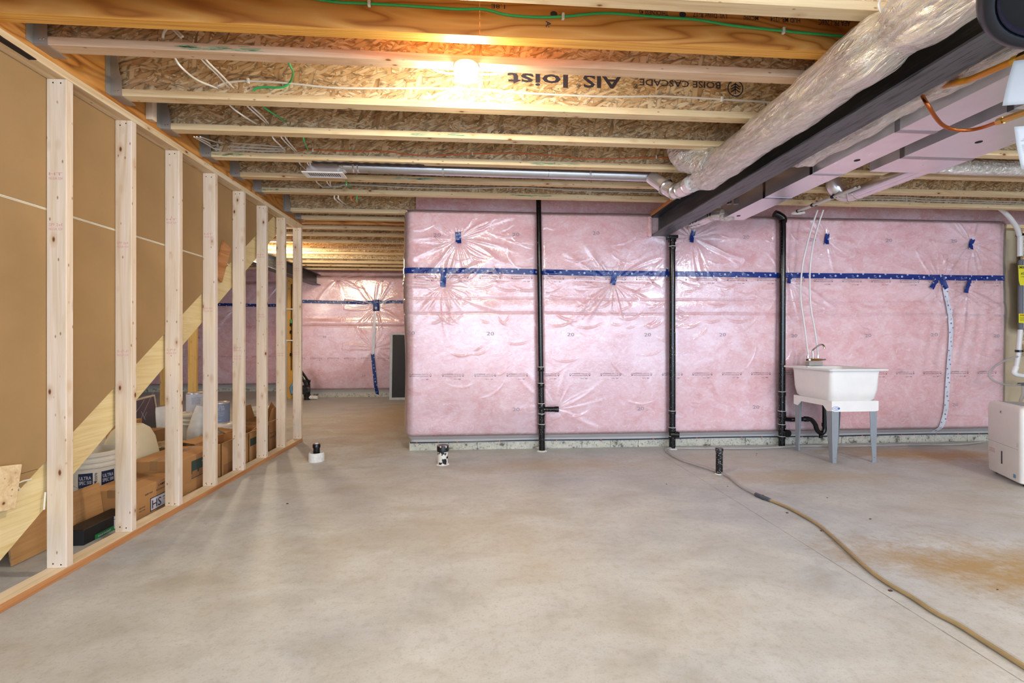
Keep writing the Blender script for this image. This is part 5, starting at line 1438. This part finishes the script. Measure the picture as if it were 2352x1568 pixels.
q = [at(2200, 448, Y=4.27), at(2245, 452, Y=4.30), at(2285, 470, Y=4.34), at(2315, 495, Y=4.40), at(2335, 522, Y=4.46), at(2341, 540, Y=4.49)]
MB().tube(smooth_pts(q, 6), .022, 14).build('bent_pipe', M['milky'], vp, smooth=True)
p = at(2343, 540, Y=4.50); MB().tube([(p.x, 4.5, p.z - .01), (p.x, 4.5, p.z + .014)], .034, 14).build('black_clamp', M['abs_clean'], vp, smooth=True)
MB().tube([(p.x, 4.5, p.z - .01), (p.x, 4.5, zc_ + .02)], .024, 14).build('lower_pipe', M['milky'], vp, smooth=True)
wp = empty('drain_line', (6.05, 4.5, 1.0), 'white pipe and elbow below the grey box', 'pipe')
p1_, p2_, p3_ = at(2344, 757, Y=4.50), at(2341, 790, Y=4.50), at(2334, 842, Y=4.50)
MB().tube(smooth_pts([p1_, p2_, at(2339, 815, Y=4.5), p3_], 4), .022, 14).build('white_pipe', M['milky'], wp, smooth=True)
p = at(2341, 806, Y=4.5); MB().tube([p - Vector((0, 0, .012)), p + Vector((0, 0, .012))], .034, 14).build('black_clamp', M['abs_clean'], wp, smooth=True)
MB().tube(smooth_pts([p3_, at(2330, 856, Y=4.5), at(2340, 861, Y=4.5), at(2365, 864, Y=4.5)], 4), .024, 14).build('elbow', M['white'], wp, smooth=True)
lp = empty('clear_tube_loop', at(2300, 850, Y=4.45), 'clear tubing looping out beside the dehumidifier', 'hose')
q = [at(u, v, Y=y) for u, v, y in ((2375, 812, 4.5), (2345, 817, 4.5), (2310, 827, 4.46), (2283, 843, 4.42), (2272, 860, 4.40), (2282, 874, 4.40), (2305, 882, 4.42), (2330, 884, 4.46), (2352, 882, 4.5), (2375, 881, 4.5))]
MB().tube(smooth_pts(q, 6), .011, 10).build('clear_tube', M['clear'], lp, smooth=True)
p = at(2346, 882, Y=4.49); MB().tube([p - Vector((.03, 0, 0)), p + Vector((.05, 0, 0))], .017, 12).build('grey_connector', plain('dark_connector', '#5d5f63', .4), lp, smooth=True)
MB().tube(smooth_pts([at(2350, 885, Y=4.5), at(2350, 905, Y=4.48), at(2345, 918, Y=4.45), at(2343, 930, Y=4.40)], 4), .014, 10).build('clear_tail', M['clear'], lp, smooth=True)
# wood strip and strand-board patch on the bare wall
o = MB().box(at(2296, 500, Y=4.68).x, 8.0, 4.62, 4.70, 2.36, 2.40, M=None, b=.002).build('sill_strip', M['flange']); tag(o, 'wooden sill strip over the bare wall at the right edge', 'board')
o = MB().box(at(2345, 780, Y=4.70).x, 8.0, 4.70, 4.715, .95, 1.2 + .06).build('backing_board', M['osb_web']); tag(o, 'strand-board backing panel behind the pipes below the grey box', 'board')
o = MB().box(at(2344, 500, Y=4.66).x, 8.0, 4.64, 4.66, 1.95, 2.36).build('backing_board', M['osb_web']); tag(o, 'strand-board backing panel above the grey box', 'board')
# ================================================================== things stored under the stair
card = plain('cardboard', '#b98a58', .8, var=.06, vs=3); card2 = plain('cardboard_dark', '#9a7047', .8, var=.06, vs=3); brown_tape = plain('packing_tape', '#a98258', .25)
teal = plain('teal_print', '#2f4742', .7); lab = plain('white_label', '#cfd2e0', .6); navy = plain('navy_label', '#14284e', .4); blueg = plain('blue_grey_label', '#7f8fae', .4)
pailw = plain('pail_white', '#e9e5da', .3, var=.02)
def cardbox(label, x0, x1, y0, y1, z0, z1, ang=0.0, m=None, open_=0.0, seam=True):
    c = Vector(((x0 + x1) / 2, (y0 + y1) / 2, z0)); Mx = rotz(c, ang); m = m or card
    t = empty('cardboard_box', c, label, 'box', 'cardboard boxes behind the studs')
    a, b_, h = (x1 - x0) / 2, (y1 - y0) / 2, z1 - z0
    if open_:
        mb = MB()
        for q in ((-a, -a + .004, -b_, b_), (a - .004, a, -b_, b_), (-a, a, -b_, -b_ + .004), (-a, a, b_ - .004, b_)): mb.box(q[0], q[1], q[2], q[3], 0, h, M=Mx)
        mb.box(-a, a, -b_, b_, 0, .004, M=Mx)
        mb.build('box_body', m, t)
        for s_, an in ((1, open_), (-1, -open_ * 1.2)):
            MB().box(-.002, .002, -b_ + .004, b_ - .004, 0, a * .9, M=Mx @ Matrix.Translation((s_ * a, 0, h)) @ Matrix.Rotation(an, 4, 'Y')).build('flap', m, t)
    else:
        MB().box(-a, a, -b_, b_, 0, h, M=Mx, b=.004).build('box_body', m, t)
        if seam: MB().box(-.025, .025, -b_ - .0008, b_ + .0008, h * .75, h + .0008, M=Mx).build('packing_tape', brown_tape, t)
    t['_h'] = h
    return t, Mx, a, b_, h
def side_print(t, Mx, a, items, m, name='printed_lettering'):
    """lettering on the +x side (towards the room); y runs right to left there, so it reads along +y"""
    mb = MB()
    for (s_, y, z, h, wd) in items: put_text(mb, s_, Mx @ Vector((a + .0015, y, z)), Mx.to_3x3() @ Vector((0, 1, 0)), EZ, h, width=wd, bold=.01)
    return mb.build(name, m, t)
def side_panel(t, Mx, a, y0, y1, z0, z1, m, name='label_panel', d=.001):
    return MB().add([Mx @ Vector((a + d, y, z)) for y, z in ((y0, z0), (y1, z0), (y1, z1), (y0, z1))], [(0, 1, 2, 3)]).build(name, m, t)
# 1: box with the big letters
t, Mx, a, b_, h = cardbox('cardboard box with white HS label and torn front corner, behind second and third stud', -2.42, -2.12, 2.985, 3.36, 0, .19)
p = side_panel(t, Mx, a, -.075, .165, .012, .098, dk, 'label_panel', .001); side_panel(t, Mx, a, -.07, .16, .017, .093, lab, 'label_field', .0016)
side_print(t, Mx, a + .001, [('HS', -.06, .028, .052, .085)], ink); side_print(t, Mx, a + .001, [('HARMONY OAK SERIES', .04, .068, .009, .10), ('COLOUR NATURAL MAT', .045, .052, .007, .09), ('BATCH 4', .07, .036, .008, .04)], ink)
side_print(t, Mx, a, [('LAMINATE', .0, .155, .014, .12), ('FLOOR 4 PCS', -.02, .128, .010, .10), ('KEEP DRY', -.12, .130, .010, .07), ('RECYCLE', -.17, .06, .008, .05), ('BOX CODE', -.17, .042, .007, .05)], ink)
# 2: box with the green panel
t, Mx, a, b_, h = cardbox('cardboard box with a dark green printed panel and pictograms, behind third and fourth stud', -2.46, -2.12, 3.38, 3.86, 0, .265)
side_panel(t, Mx, a, -.10, .22, .13, .225, teal)
mb = MB()
for k in range(4):
    y0 = -.10 + .082 * k; mb.add([Mx @ Vector((a + .002, y, z)) for y, z in ((y0, .10), (y0 + .065, .10), (y0 + .07, .150), (y0 + .008, .150))], [(0, 1, 2, 3)])
mb.build('pictogram', card2, t)['kind'] = 'stuff'
side_panel(t, Mx, a, -.10, .22, .094, .100, teal, 'panel_border'); side_print(t, Mx, a + .001, [('CLICK LOCK FLOORING', .02, .195, .008, .17), ('EASY TO INSTALL', .05, .178, .007, .12)], lab)
side_panel(t, Mx, a, -.17, .08, .01, .075, card, 'paler_panel')
# 3: striped box
t, Mx, a, b_, h = cardbox('plain cardboard box with faint slanted stripes, behind fourth and fifth stud', -2.32, -2.11, 3.89, 4.32, 0, .27, open_=1.15)
mb = MB()
for k in range(6): y0 = -.02 + .022 * k; mb.add([Mx @ Vector((a + .0015, y, z)) for y, z in ((y0, .29), (y0 + .012, .29), (y0 + .06, .19), (y0 + .048, .19))], [(0, 1, 2, 3)])
mb.build('printed_stripe', card2, t)['kind'] = 'stuff'
side_panel(t, Mx, a, -.18, .08, .01, .09, card2, 'darker_panel')
# 4: box with the shield
t, Mx, a, b_, h = cardbox('cardboard box with a dark OP shield print, behind fifth and sixth stud', -2.32, -2.11, 4.34, 4.72, 0, .27, open_=.9)
side_panel(t, Mx, a, -.17, -.03, .14, .21, teal, 'dark_panel')
mb = MB(); mb.add([Mx @ Vector((a + .0015, y, z)) for y, z in ((-.06, .255), (.05, .262), (.055, .215), (.0, .185), (-.055, .215))], [(0, 1, 2, 3, 4)]); sh = mb.build('shield_print', teal, t)
side_print(t, Mx, a + .001, [('OP', -.035, .215, .03, .06)], card, 'shield_letters'); side_print(t, Mx, a, [('6000', -.06, .05, .022, .09)], ink)
# 5: last box with the silver bag
t, Mx, a, b_, h = cardbox('open cardboard box with a raised flap, behind the last two studs', -2.42, -2.12, 4.75, 5.10, 0, .30, open_=.25, m=card2)
side_print(t, Mx, a, [('Easy to use', -.14, .17, .014, .10), ('POSTAL', -.14, .12, .02, .10)], ink); side_panel(t, Mx, a, -.02, .06, .12, .18, teal)
o = MB().lathe([(.0, 0), (.05, .01), (.06, .035), (.04, .055), (0, .06)], (-2.088, 4.92, .04), 14, close=False).build('crumpled_bag', plain('silver_blue_bag', '#a9b4d0', .2, var=.2, vs=25), smooth=True) if False else None
# tall narrow flap board
o = MB().prism([(-2.40, .02), (-2.18, .0), (-2.20, .30), (-2.30, .44), (-2.36, .30)], 'y', 5.22, 5.226).build('cardboard_flap', card2); tag(o, 'pointed brown cardboard piece standing between the last two studs', 'cardboard')
# laminate plank on its edge
t = empty('laminate_plank', (-2.33, 3.0, 0), 'wood-look laminate plank standing on its long edge behind the first studs', 'plank')
Mx = Matrix.Translation((-2.300, 0, 0.003)) @ Matrix.Rotation(R(-8), 4, 'Y')
MB().box(-.010, .0, 2.42, 2.975, 0, .245, M=Mx, b=.001).build('plank_board', wood('oak_laminate', '#c69865', '#a77a4b', 1, knots=False, rough=.35), t)
MB().box(-.0115, -.0100, 2.42, 2.975, 0.001, .244, M=Mx).build('plank_core', plain('core', '#8e7654'), t)
# second darker plank behind it at the near end
o = MB().box(-.010, .0, 2.35, 2.86, 0, .20, M=Matrix.Translation((-2.47, 0, 0.002)) @ Matrix.Rotation(R(-12), 4, 'Y'), b=.001).build('laminate_plank', wood('walnut_laminate', '#6f5446', '#57402f', 1, knots=False, rough=.4)); tag(o, 'darker brown laminate plank leaning behind the pale one', 'plank')
# black carton
t = empty('black_carton', (-2.22, 2.95, 0), 'low black carton with HS label and green sticker in front of the plank', 'box')
Mx = rotz((-2.205, 2.76, 0), 0); MB().box(-.055, .055, -.12, .21, 0, .085, M=Mx, b=.003).build('carton_body', plain('black_card', '#15161a', .5), t)
side_panel(t, Mx, .055, .085, .20, .006, .060, lab, 'white_label'); side_panel(t, Mx, .055, .085, .20, .063, .080, lab, 'white_strip')
side_print(t, Mx, .0565, [('HS', .105, .016, .034, .075)], ink); side_panel(t, Mx, .055, -.05, .085, .002, .028, plain('green_sticker', '#1c7a3e', .4), 'green_sticker', .002)
side_print(t, Mx, .0575, [('HARMONY', -.03, .008, .011, .09)], lab, 'sticker_letters')

# pails and cans
def wrap_text(mb, s_, c, r, a0, z, h, arc):
    """lettering wrapped round a cylinder, centred on angle a0 (outside view, reads anticlockwise)"""
    v, f = text2d(s_, .012)
    if not len(v): return
    W = v[:, 0].max() - v[:, 0].min(); x0 = v[:, 0].min(); k = h / .7
    mb.add([(c[0] + r * math.cos(a0 + (p[0] - x0) / W * arc - arc / 2), c[1] + r * math.sin(a0 + (p[0] - x0) / W * arc - arc / 2), z + p[1] * k) for p in v], f)
def wrap_panel(c, r, a0, a1, z0, z1, m, name, parent, n=14):
    vs = []
    for k in range(n + 1):
        a = a0 + (a1 - a0) * k / n; vs += [(c[0] + r * math.cos(a), c[1] + r * math.sin(a), z0), (c[0] + r * math.cos(a), c[1] + r * math.sin(a), z1)]
    return MB().add(vs, [(2 * k, 2 * k + 2, 2 * k + 3, 2 * k + 1) for k in range(n)]).build(name, m, parent, smooth=True)
def pail(label, c, r, h, ang, body=None, labels=True, grp='plastic pails under the stair', handle=True, cat='bucket', lid=False):
    t = empty('plastic_pail', c, label, cat, grp); rt = r; rb = r * .88
    pr = [(0, 0), (rb, 0), (rb + .002, .01), (rt - .012, h * .72), (rt - .010, h * .74), (rt, h * .745), (rt, h * .765), (rt - .010, h * .77), (rt - .010, h * .83), (rt + .001, h * .835), (rt + .001, h * .855), (rt - .009, h * .86), (rt - .008, h * .93), (rt + .004, h * .935), (rt + .005, h * .985), (rt, h)]
    if lid: pr += [(rt - .02, h + .004), (0, h + .003)]
    else: pr += [(rt - .012, h), (rt - .016, h * .9), (rb - .01, .01), (0, .01)]
    MB().lathe(pr, c, 40, close=False).build('pail_body', body or pailw, t, smooth=True)
    if labels:
        rl = lambda z: rb + (rt - .012 - rb) * z / (h * .72) + .0015
        for k, (a0, a1) in enumerate(((ang - .62, ang - .10), (ang + .20, ang + .72))):
            p = wrap_panel(c, rl(h * .6), a0, a1, c[2] + h * .16, c[2] + h * .66, navy, 'navy_label', t)
            mb = MB(); am = (a0 + a1) / 2; rr_ = rl(h * .6) + .001
            wrap_text(mb, 'ULTRA', c, rr_, am, c[2] + h * .55, .022, .42); wrap_text(mb, 'SPEC 500', c, rr_, am, c[2] + h * .47, .022, .44)
            for q in range(3): wrap_text(mb, 'interior latex paint', c, rr_, am, c[2] + h * (.40 - .05 * q), .006, .34)
            mb.build('label_letters', lab, p)
        mb = MB(); am = ang + .05; v, f = text2d('Benjamin Moore', .01); W = v[:, 0].max(); k = (h * .48) / W
        mb.add([(c[0] + (rl(h * .6)) * math.cos(am - p[1] * k / r), c[1] + (rl(h * .6)) * math.sin(am - p[1] * k / r), c[2] + h * .17 + p[0] * k) for p in v], f)
        mb.build('side_lettering', ink, t)
    if handle:
        d = Vector((-math.sin(ang), math.cos(ang), 0)); o_ = Vector((math.cos(ang), math.sin(ang), 0)); cz = Vector(c) + Vector((0, 0, h * .80))
        MB().tube([cz + d * (rt + .006) * math.cos(q) + o_ * (.10 + rt * .55) * math.sin(q) * 1.0 + Vector((0, 0, -.16 * math.sin(q))) for q in np.linspace(0, math.pi, 22)], .002, 6).build('wire_handle', M['chrome'], t, smooth=True)
    return t
def can(label, c, r, h, ang, m, inkm, words, grp='paint cans under the stair'):
    t = empty('paint_can', c, label, 'can', grp)
    MB().lathe([(0, 0), (r + .001, 0), (r + .001, .005), (r - .002, .007), (r - .002, h - .008), (r + .001, h - .006), (r + .001, h), (r - .006, h + .001), (r - .010, h - .004), (0, h - .004)], c, 36, close=False).build('can_body', M['galv'], t, smooth=True)
    p = wrap_panel(c, r - .0008, ang - 1.9, ang + 1.9, c[2] + .010, c[2] + h - .010, m, 'paper_label', t, 30)
    mb = MB()
    for (s_, z, hh, arc, da) in words: wrap_text(mb, s_, c, r + .0004, ang + da, c[2] + z, hh, arc)
    mb.build('label_letters', inkm, p); return t
face = lambda x, y: math.atan2(-y, -x)              # direction from a thing towards the camera
pail('big white plastic pail with navy ULTRA SPEC 500 labels, behind the first two studs', (-2.62, 3.30, 0), .155, .375, face(-2.62, 3.30) + .05)
pail('white pail of paint with a can standing on it, behind third and fourth stud', (-2.80, 4.72, 0), .15, .41, face(-2.8, 4.72) - .3, labels=False, handle=False, lid=True)
o = wrap_panel((-2.80, 4.72, 0), .1465, face(-2.8, 4.72) - .3, face(-2.8, 4.72) + .5, .13, .25, navy, 'navy_label', None); bpy.data.objects.remove(o)
can('paint can with white instruction label and wire handle, on top of the pail', (-2.80, 4.72, .4135), .082, .19, face(-2.8, 4.72), lab, ink, [('DIRECTIONS FOR USE', .14, .006, .9, 0), ('SURFACE MUST BE CLEAN', .125, .005, .9, 0), ('STIR WELL BEFORE USE', .112, .005, .9, 0), ('APPLY TWO COATS', .099, .005, .8, 0), ('WASH TOOLS IN WATER', .086, .005, .9, 0), ('SATIN', .05, .009, .4, .3)])
t = pail('navy-labelled pail under the grey-blue can, behind fourth stud', (-2.465, 4.50, 0), .125, .335, face(-2.5, 4.42) + .1, handle=True, lid=True)
can('grey-blue ULTRA SPEC paint can standing on the navy-labelled pail', (-2.455, 4.50, .3395), .084, .195, face(-2.47, 4.46), blueg, lab, [('ULTRA', .150, .022, .85, 0), ('SPEC 500', .125, .022, .95, 0), ('interior latex', .105, .008, .9, 0), ('eggshell finish', .09, .008, .9, 0), ('low odour', .075, .008, .7, 0), ('3.79 L', .03, .010, .4, 0)])
t = pail('white pail with wire handle standing behind the box row near the last studs', (-2.62, 5.62, 0), .165, .32, face(-2.6, 5.6), labels=False)
o = can('navy square-edged paint tin between the basket and the fourth stud', (-2.43, 3.98 + .12, .0), .055, .33, face(-2.43, 4.1), navy, lab, [('ULTRA SPEC', .25, .016, 1.2, 0)]) if False else None
# translucent plastic cover
tr_ = NT('translucent_plastic'); tr_.setp(Roughness=.4); tr_.b.inputs['Base Color'].default_value = lin('#e4ddc0'); tr_.b.inputs['Subsurface Weight'].default_value = .3
def bulge(z, ins, rr): return [(x, y, z) for x, y in rrect(-2.76 + ins, -2.49 - ins * .7, 3.47 + ins * .8, 3.80 - ins * 1.2, rr, 5)]
o = loft([bulge(0, .0, .05), bulge(.20, .0, .06), bulge(.38, .025, .07), bulge(.45, .05, .07), bulge(.485, .09, .05)]).build('plastic_jug', tr_.m, None, smooth=True)
tag(o, 'large translucent cream plastic container behind second and third stud', 'container')
# black marble tile leaning in its frame
a0, a1 = at(316, 912, X=-2.95), at(378, 905, X=-2.95)
t = empty('marble_tile', (-2.9, 4.2, .3), 'black marble tile with white veins in a pale frame, behind the second stud', 'tile')
Mx = rotz((-3.15, 4.62, .0), R(14), R(-8), 'Y')
MB().box(-.012, .0, -.34, .26, .0, .56, M=Mx).build('tile_slab', plain('black_marble', '#131312', .15, var=.3, vs=5), t)
mb = MB()
for pth in ([(-.30, .40), (-.15, .46), (-.05, .50), (.05, .55)], [(-.30, .26), (-.1, .37), (.1, .50), (.30, .62)], [(-.02, .38), (.06, .43)], [(-.05, .45), (.0, .36)]):
    for k in range(len(pth) - 1):
        A, B = Mx @ Vector((.001, pth[k][0], pth[k][1])), Mx @ Vector((.001, pth[k + 1][0], pth[k + 1][1])); bar(mb, A, B, .0025, Vector((1, -.3, 0)).normalized())
mb.build('white_vein', lab, t)['kind'] = 'stuff'
mb = MB(); mb.box(-.02, .006, -.36, .28, .56, .575, M=Mx); mb.box(-.02, .006, .26, .28, .0, .56, M=Mx); mb.build('frame', plain('pale_frame', '#c9c0b2', .5), t)
o = MB().box(-2.98, -2.80, 3.86, 4.0, 0, .47, b=.004).build('cardboard_box', card); tag(o, 'tall narrow cardboard box behind the translucent container', 'box', 'cardboard boxes behind the studs')
o = MB().box(-3.0, -2.80, 4.02, 4.28, 0, .34, b=.004).build('cardboard_box', card2); tag(o, 'dark brown cardboard box half hidden by the third stud', 'box', 'cardboard boxes behind the studs')
# bags of filler and woven basket
bagm = plain('filler_bag', '#d9d6cf', .35, var=.08)
for k, (x, y, an, lb_) in enumerate(((-2.67, 4.37, .25, 'white printed filler bag leaning against the pails'), (-2.83, 4.40, -.1, 'second white printed bag behind the leaning one'))):
    Mx = rotz((x, y, .0), face(x, y) + math.pi / 2, an, 'Y')
    rg_ = [[tuple(Mx @ Vector((a_ * wx, b_ * dx_, z))) for a_, b_ in area_r(16, 1)] for z, wx, dx_ in ((.20, .055, .03), (.28, .075, .04), (.40, .07, .035), (.48, .065, .02), (.52, .06, .006))]
    t = empty('filler_bag', (x, y, .2), lb_, 'bag'); loft(rg_).build('bag_body', bagm, t, smooth=True)
    mb = MB()
    for q in range(5): put_text(mb, 'floor patch', Mx @ Vector((-.04, .042, .32 + .022 * q)), Mx.to_3x3() @ Vector((1, 0, 0)), Mx.to_3x3() @ EZ, .008, width=.07)
    mb.build('bag_print', ink, t)
o = MB().box(-2.93, -2.60, 4.31, 4.45, 0, .198, b=.006).build('cardboard_box', card2); tag(o, 'low brown box under the two filler bags', 'box', 'cardboard boxes behind the studs')
t = empty('woven_basket', (-2.58, 3.98, 0), 'flat woven wicker basket behind the box with the green panel', 'basket')
wk = plain('wicker', '#b39a72', .7, var=.2, vs=60); mb = MB()
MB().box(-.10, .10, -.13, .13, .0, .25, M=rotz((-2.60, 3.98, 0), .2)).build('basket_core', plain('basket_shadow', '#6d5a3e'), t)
for i in range(9):
    for j in range(8):
        mb.box(-.010, .010, -.014, .014, 0, .006, M=rotz((-2.60, 3.98, 0), .2) @ Matrix.Translation((-.09 + .0235 * i, -.115 + .033 * j + (.016 if i % 2 else 0), .252)), b=.0)
mb.build('wicker_weave', wk, t)['kind'] = 'stuff'
# black-bin like shape and crumpled plastic
o = MB().lathe([(0, 0), (.08, 0), (.09, .02), (.07, .06), (.04, .075), (0, .07)], (-2.47, 4.21, .0), 18, close=False).build('crumpled_plastic', plain('dusty_plastic', '#9b9384', .3, var=.2, vs=20), None, smooth=True); tag(o, 'dusty crumpled plastic sheet beside the basket', 'plastic sheet')

# ================================================================== back room
def post(name, u, vb, w_, label, Y=None, top=2.439):
    p = at(u, vb, Z=0) if Y is None else Vector((at(u, vb, Y=Y).x, Y, 0))
    o = MB().box(p.x - w_ / 2, p.x + w_ / 2, p.y - .02, p.y + .02, 0, top, b=.002).build(name, wood('yellow_post_' + str(u), '#d9b06a', '#b98c48', 2)); tag(o, label, 'post', 'wood posts in the back room'); return o
post('wood_post', 443, 945, .13, 'yellowish wood post seen between third and fourth stud')
post('wood_post', 376, 930, .10, 'yellowish wood post seen between second and third stud')
t = empty('pipe_framing', at(667, 915, Z=0), 'narrow yellow framing post with small pipes beside the far wall step', 'framing')
xg = at(667, 800, Y=9.05).x
MB().box(xg - .045, xg + .045, 9.03, 9.07, 0, 2.439).build('framing_post', wood('framing', '#dba44e', '#b98034', 2), t)
MB().tube([(xg + .035, 9.0, .55), (xg + .04, 9.0, 2.2)], .009, 8).build('thin_pipe', M['dark'], t)
for z in (1.42, 1.28, .85): MB().tube([(xg + .03, 8.99, z - .03), (xg + .035, 8.99, z + .03)], .022, 8).build('pipe_valve', M['dark'], t)
MB().tube([(xg + .036, 8.99, 1.45), (xg + .036, 8.99, 1.52)], .025, 8).build('green_valve', plain('green_tag', '#3c8a4a'), t)
for z in (1.12, 1.72): MB().tube([(xg - .05, 8.99, z), (xg + .08, 8.99, z)], .012, 8).build('white_pipe', M['white'], t)
t = empty('floor_trap', at(703, 918, Z=0), 'fat black drain fitting on the floor at the end of the stud wall', 'pipe')
p = at(703, 918, Z=0)
MB().tube(smooth_pts([p + Vector((.02, 0, 0)), p + Vector((.02, 0, .30)), p + Vector((-.02, -.0, .38)), p + Vector((-.16, .05, .56))], 5), .055, 18).build('pipe', M['abs'], t, smooth=True)
MB().tube([p + Vector((.0, -.02, .20)), p + Vector((-.005, -.12, .20))], .085, 22).build('cleanout', M['abs'], t, smooth=True)
for z in (.06, .33): MB().lathe([(.06, 0), (.062, .04), (.058, .045)], p + Vector((.02, 0, z)), 18).build('coupling', M['abs'], t, smooth=True)
MB().tube([p + Vector((.05, 0, .05)), p + Vector((.22, 0, .04))], .035, 12).build('side_stub', M['mud'], t, smooth=True)
MB().tube([at(672, 905, Y=8.9), at(668, 890, Y=8.95), at(675, 880, Y=9.0)], .03, 10).build('blue_hose', plain('blue_flex', '#5f8fae', .4), t, smooth=True)
# screen panel leaning by the opening
p0, p1 = at(894, 918, Z=0), at(895, 764, Y=8.78)
t = empty('window_screen', (p0.x + .3, 8.75, 0), 'dark insect screen in a light grey frame leaning behind the pink corner', 'window screen')
W_, H_ = .72, 1.26; y0 = 8.74
fr_ = plain('screen_frame', '#b9bfc4', .35)
Mx = Matrix.Translation((p0.x, y0, 0)) @ Matrix.Rotation(R(-4), 4, 'X')
mb = MB(); mb.box(0, .045, 0, .03, 0, H_, M=Mx); mb.box(W_ - .045, W_, 0, .03, 0, H_, M=Mx); mb.box(.045, W_ - .045, 0, .03, 0, .04, M=Mx); mb.box(.045, W_ - .045, 0, .03, H_ - .03, H_, M=Mx)
mb.build('screen_frame', fr_, t)
sm_ = glassy('screen_mesh', '#0b0b0d', .6, .86); MB().box(.045, W_ - .045, .012, .014, .04, H_ - .03, M=Mx).build('mesh_panel', sm_, t)
# little debris on the slab
deb = plain('dark_crumb', '#5a3a2c', .9)
mb = MB(); g = random.Random(4)
for (u, v) in ((1531, 1112), (1671, 1117), (1738, 1042), (1737, 1046), (2291, 1354), (1886, 1219), (2045, 1357), (1808, 1178), (660, 1157), (1900, 1143), (1999, 1192)):
    p = at(u, v, Z=0); r_ = g.uniform(.002, .005); mb.box(p.x - r_ * 1.5, p.x + r_ * 1.5, p.y - r_, p.y + r_, 0, r_)
o = mb.build('floor_crumbs', deb); o['kind'] = 'stuff'; tag(o, 'scattered dark crumbs on the slab', 'debris')
